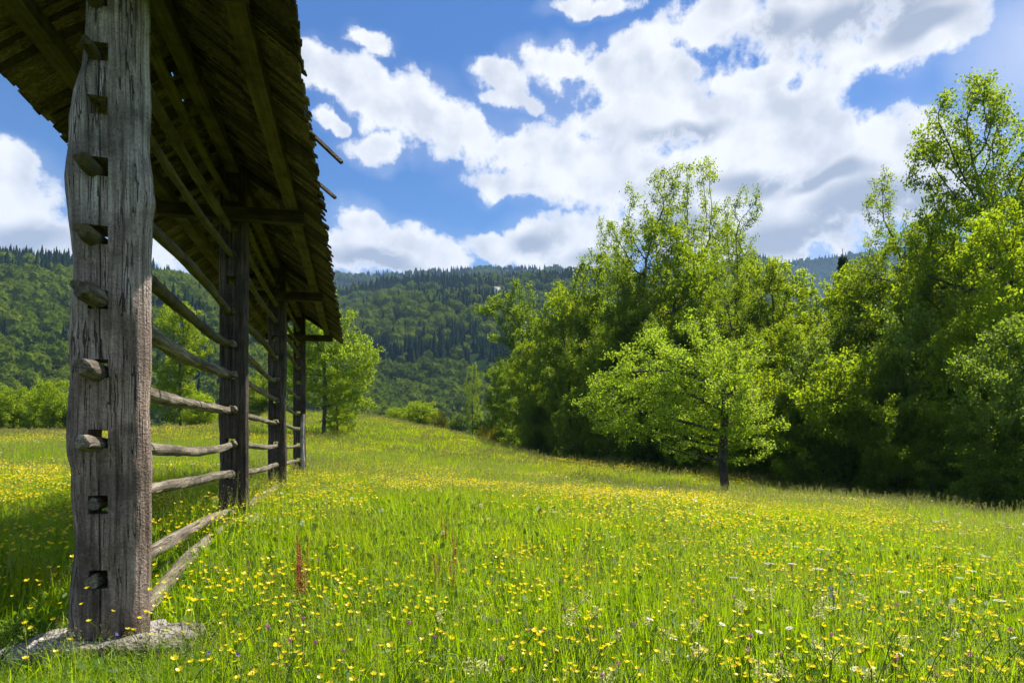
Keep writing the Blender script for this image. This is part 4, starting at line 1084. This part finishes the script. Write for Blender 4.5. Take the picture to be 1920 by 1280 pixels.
# those that stand in front of the front post
tall = [(252,1046,.52),(268,1050,.52),(190,1080,.48),(22,1105,.50),(45,1108,.50),(72,1156,.40),(6,1109,.48),(143,1160,.40),(204,1158,.40),(270,1168,.38),(83,1085,.5),(300,1150,.36)]
for px, py, h in tall:
    x, y = at(px, py, h)
    if not clear_stone(np.array([x]), np.array([y]))[0]: y -= .45; x = (px-960)/F*y
    k = BC[rnd.randrange(7)]
    H = h+.02
    put_flower(k, x, y, H/.46, rnd.random()*6, 'buttercup', 'yellow buttercup growing around the foot of the thick front post', 'flower', 'buttercups around the front post')
nb = 0; tries = 0
while nb < 282 and tries < 6000:
    tries += 1
    px = rnd.uniform(0, 1920); py = 1290-abs(rnd.gauss(0, 1))*130
    if py < 985: continue
    if px < 420 and rnd.random() < .6: continue
    dn = mn.noise(Vector((px/160., py/60., 4.)))+(.25 if px > 1300 else 0)+(.3 if 380 < px < 620 else 0)
    if dn*1.5 < rnd.uniform(-.3, .35): continue
    x, y = at(px, py, .42)
    if y < 2.0 or not clear_stone(np.array([x]), np.array([y]), 1.1)[0]: continue
    put_flower(BC[rnd.randrange(7)], x, y, rnd.uniform(.85, 1.15), rnd.random()*6, 'buttercup', 'yellow buttercup in the near foreground grass', 'flower', GB); nb += 1
# farther buttercups, far more than 300: one object
def bc_far(seed, r, n=1):
    r_ = random.Random(seed); ps = []; sg = []
    for i in range(n):
        t = Vector((r_.uniform(-.15, .15), r_.uniform(-.15, .15), .40+.1*r_.random())); ps.append(cup(t, r*(.8+.4*r_.random()), 5, .5, ax=(r_.uniform(-.4, .4), r_.uniform(-.5, .2), 1)))
    return mesh('buttercup_head', *cat_(ps), m_butter)
BF = [bc_far(1, .017, 1), bc_far(2, .017, 2), bc_far(3, .018, 3), bc_far(5, .020, 4)]
def flowers_field(y0, y1, dens, thr, seedz, scale=.22):
    x, y = field(y0, y1, dens)
    v = np.array([mn.fractal(Vector((a*scale, b*scale*.6, seedz)), 1, 2, 3) for a, b in zip(x, y)])
    k = v+rs.normal(size=len(x))*.13 > thr+.02
    return x[k], y[k]
FX, FY, FS, FI = [], [], [], []
for (y0, y1, dn, th_, s) in ((4.2, 9, 26, -.02, .82), (9, 18, 36, -.05, .95), (18, 40, 13, .02, 1.1), (40, 75, 4.5, .10, 1.6)):
    x, y = flowers_field(y0, y1, dn, th_, 4.4)
    FX.append(x); FY.append(y); FS.append(np.full(len(x), s)); FI.append(rs.randint(0, 4, len(x)))
x, y, s, i_ = map(np.concatenate, (FX, FY, FS, FI)); n = len(x)
S = np.stack([s, s, np.ones(n)*(.92+.25*rs.rand(n))], -1); rot = np.zeros((n, 3)); rot[:, 2] = rs.rand(n)*6.28
o = scatter('distant_buttercups', np.stack([x, y, zg(x, y)], -1), rot, S, i_, BF)
# ox-eye daisies / yarrow: white; clover: pink; sage and bellflowers: violet; yellow rattle: cream
def simple_flower(h, kind, seed):
    r_ = random.Random(seed); top = Vector((r_.uniform(-.04, .04), r_.uniform(-.04, .04), h))
    sv, sf = stems([(Vector((0, 0, -.05)), top*.5+Vector((.01, 0, 0))), (top*.5+Vector((.01, 0, 0)), top)])
    st_ = mesh('stem', np.array(sv), [tuple(f) for f in sf], m_stem)
    if kind == 'daisy': b = [(mesh('blossom', *cat_([cup((0, 0, 0), .024, 11, .08, ax=(r_.uniform(-.3, .3), -.3, 1))]), m_white), top), (mesh('disc', *cat_([cup((0, 0, .004), .007, 6, .1)]), m_disc), top)]
    elif kind == 'umbel':
        ps = []
        for i in range(26):
            a = r_.random()*6.28; q = .04*math.sqrt(r_.random()); ps.append(cup((q*math.cos(a), q*math.sin(a), .01-q*.15), .008, 5, .1))
        b = [(mesh('blossom', *cat_(ps), m_white), top)]
    elif kind == 'clover':
        P = rs.normal(size=(40, 3)); P = unit(P)*.010*np.array([1, 1, 1.1]); q, f = leaf_quads(P, unit(P+rs.normal(size=P.shape)*.006), np.full(40, .009), .5)
        b = [(mesh('blossom', q, f, m_pink), top)]
    elif kind == 'sage':
        P = np.stack([rs.normal(size=60)*.010, rs.normal(size=60)*.010, -rs.rand(60)*.12], -1); q, f = leaf_quads(P, unit(rs.normal(size=P.shape)), np.full(60, .015), .5)
        b = [(mesh('blossom', q, f, m_violet), top)]
    elif kind == 'bell':
        b = [(mesh('blossom', *cup((0, 0, 0), .014, 5, .9, ax=(r_.uniform(-.6, .6), -.6, .6)), m_violet), top)]
    elif kind == 'rattle':
        P = np.stack([rs.normal(size=46)*.016, rs.normal(size=46)*.016, -rs.rand(46)*.07], -1); q, f = leaf_quads(P, unit(rs.normal(size=P.shape)), np.full(46, .017), .6)
        b = [(mesh('blossom', q, f, m_cream), top)]
    elif kind == 'clock':
        P = unit(rs.normal(size=(150, 3)))*.022*(.85+.15*rs.rand(150, 1)); q, f = leaf_quads(P, unit(P), np.full(150, .006), .5)
        b = [(mesh('blossom', q, f, m_white), top)]
    return st_, b
FK = {k: [simple_flower(.40+.04*i, k, 300+i) for i in range(3)] for k in ('daisy', 'umbel', 'clover', 'sage', 'bell', 'rattle', 'clock')}
spec = [('daisy', 'daisy', 'white daisy in the near meadow grass', 'daisies in the meadow', 20, (1100, 1920), (985, 1270), .85),
 ('clover', 'clover', 'pink clover head in the near meadow grass', 'pink clover in the meadow', 46, (450, 1920), (1000, 1275), 1.0),
 ('rattle', 'yellow_rattle', 'pale cream flower spike in the near meadow grass', 'cream flower spikes in the meadow', 34, (820, 1920), (1010, 1275), 1.0),
 ('bell', 'bellflower', 'small violet bellflower near the hayrack', 'violet bellflowers by the hayrack', 16, (180, 560), (990, 1230), .85),
 ('umbel', 'yarrow', 'flat white flower cluster in the right of the meadow', 'white flower clusters', 26, (1350, 1920), (960, 1130), .95),
 ('clock', 'dandelion_clock', 'round white dandelion clock in the meadow', 'dandelion clocks', 14, (60, 1300), (900, 1000), 1.1)]
for kind, nm, lb, gp, cnt, xr, yr, s in spec:
    for i in range(cnt):
        for _ in range(30):
            px, py = rnd.uniform(*xr), rnd.uniform(*yr); x, y = at(px, py, .42)
            if clear_stone(np.array([x]), np.array([y]), 1.1)[0] and y > 1.9: break
        put_flower(FK[kind][i % 3], x, y, s*rnd.uniform(.9, 1.15), rnd.random()*6, nm, lb, 'flower', gp)
x, y = at(1565, 1100, .5); put_flower(FK['sage'][1], x, y, 1.15, 0, 'meadow_sage', 'dark violet sage spike among the yellow flowers on the right', 'flower', None)
# the three big cream spikes at the bottom
for px, py in ((1418, 1248), (1455, 1250), (1440, 1265)):
    x, y = at(px, py, .44); put_flower(FK['rattle'][1], x, y, 1.05, rnd.random()*6, 'yellow_rattle', 'large cream flower spike at the bottom edge of the photo', 'flower', 'large cream spikes at the bottom')
# far white / pink specks as one object
WF = [b[0][0] for b in (FK['umbel'][0][1], FK['daisy'][0][1], FK['clover'][0][1], FK['rattle'][0][1])]
x, y = flowers_field(9, 32, 2.2, .1, 9.1, .3); n = len(x)
rot = np.zeros((n, 3)); rot[:, 2] = rs.rand(n)*6.28; P = np.stack([x, y, zg(x, y)+.42+.1*rs.rand(n)], -1)
scatter('distant_wildflowers', P, rot, np.full((n, 3), 1.25), rs.choice(4, n, p=[.3, .25, .2, .25]), WF)
# red sorrel
def sorrel(n, h, seed):
    r_ = random.Random(seed); seg = []; pts = []
    for i in range(n):
        b = Vector((r_.uniform(-.05, .05), r_.uniform(-.03, .03), -.03)); t = b+Vector((r_.uniform(-.08, .08), r_.uniform(-.05, .05), h*(.6+.4*r_.random())))
        m_ = b.lerp(t, .5)+Vector((r_.uniform(-.01, .01), 0, 0)); seg += [(b, m_), (m_, t)]
        for k in range(190):
            u = r_.random(); p = b.lerp(t, .42+.58*u); w = .013*(1.1-u); pts.append((p.x+r_.gauss(0, w), p.y+r_.gauss(0, w), p.z+r_.gauss(0, .004)))
    P = np.array(pts); q, f = leaf_quads(P, unit(rs.normal(size=P.shape)), np.full(len(P), .013), .7)
    sv, sf = stems(seg, .002)
    return mesh('stem', np.array(sv), [tuple(z) for z in sf], m_rust), mesh('seed_spikes', q, f, m_rust)
so_big = sorrel(7, .80, 5); so_s = [sorrel(1, .62, 6), sorrel(2, .60, 7)]
def put_sorrel(k, px, py, h, lb, gp=None, s=1.0):
    x, y = at(px, py, h); o = thing('sorrel', lb, 'plant', (x, y, gz(x, y)), rnd.random()*.6, gp); o.scale = (s, s, s)
    obj('stem', k[0], o); obj('seed_spikes', k[1], o)
put_sorrel(so_big, 566, 990, .76, 'tall clump of rusty red sorrel spikes right of the hayrack')
for px, py in ((835,965),(850,985),(818,1010),(845,1020),(1012,935),(1020,950),(1060,1040),(1400,940),(1480,1000),(1870,960),(1890,975),(1745,985),(1640,1000),(1100,990),(300,905),(60,880),(95,875)):
    put_sorrel(so_s[rnd.randrange(2)], px, py, .6, 'thin reddish sorrel spike standing in the open meadow', 'thin sorrel spikes in the meadow', rnd.uniform(.85, 1.1))
# dry grass plume at the forest edge
x, y = (1815-960)/F*25.5, 25.5
V, Fc, t = blades(5, .08, .5, .9, .02, 3, seed=8); P = np.repeat(t, 20, 0)+rs.normal(size=(100, 3))*[.03, .03, .09]
q, f = leaf_quads(P, unit(rs.normal(size=P.shape)), np.full(100, .05), .4); V, Fc = join([(V, Fc), (q, f)])
q = obj('dry_grass_plume', mesh('dry_grass_plume', V, Fc, m_tan), loc=(x, y, gz(x, y))); q['label'] = 'dry tan grass plume at the dark forest edge on the right'; q['category'] = 'plant'
# three broad-leaved plants in the foreground
def broad(seed, n=16):
    r_ = np.random.RandomState(seed); P = []; Q = []
    for i in range(n):
        a = i*2.4; z = .05+.36*i/n; l = .16*(1-.4*i/n); d = np.array([math.cos(a), math.sin(a), .35])
        b = np.array([0, 0, z]); s = np.cross(d, [0, 0, 1.]); s /= np.linalg.norm(s)
        V = [b, b+d*l*.5+s*l*.16, b+d*l+[0, 0, -l*.3], b+d*l*.5-s*l*.16, b+d*l*.5+[0, 0, -.012]]
        n0 = len(P); P += V; Q += [(n0, n0+1, n0+4), (n0+1, n0+2, n0+4), (n0+2, n0+3, n0+4), (n0+3, n0, n0+4)]
    sv, sf = stems([(Vector((0, 0, -.03)), Vector((0, 0, .42)))], .003); 
    return mesh('stem', np.array(sv), [tuple(z) for z in sf], m_stem), mesh('leaves', P, Q, m_herb)
bl_ = [broad(1), broad(2, 20)]
for px, py, lb in ((692, 1060, 'broad-leaved herb standing just above the grass left of the photo middle'), (745, 1200, 'leafy herb in the dark gap at the bottom of the meadow'), (830, 1215, 'leafy herb right of the dark gap at the bottom')):
    x, y = at(px, py, .42); o = thing('broadleaf_herb', lb, 'plant', (x, y, gz(x, y)), rnd.random()*6); k = bl_[rnd.randrange(2)]; obj('stem', k[0], o); obj('leaves', k[1], o)

# ------------------------------------------------------------------ haze
allz = 700.
V, Fc = boxm(-3600, 3600, -400, 3900, -60, allz)
m, nt, o = mat('haze_air')
pv = nn(nt, 'ShaderNodeVolumePrincipled', {'Color': (.42, .66, 1.0, 1), 'Density': .00012, 'Anisotropy': 0.0})
nt.links.new(pv.outputs[0], o.inputs['Volume'])
hz_ = obj('haze', mesh('haze', V, Fc, m), kind='stuff')
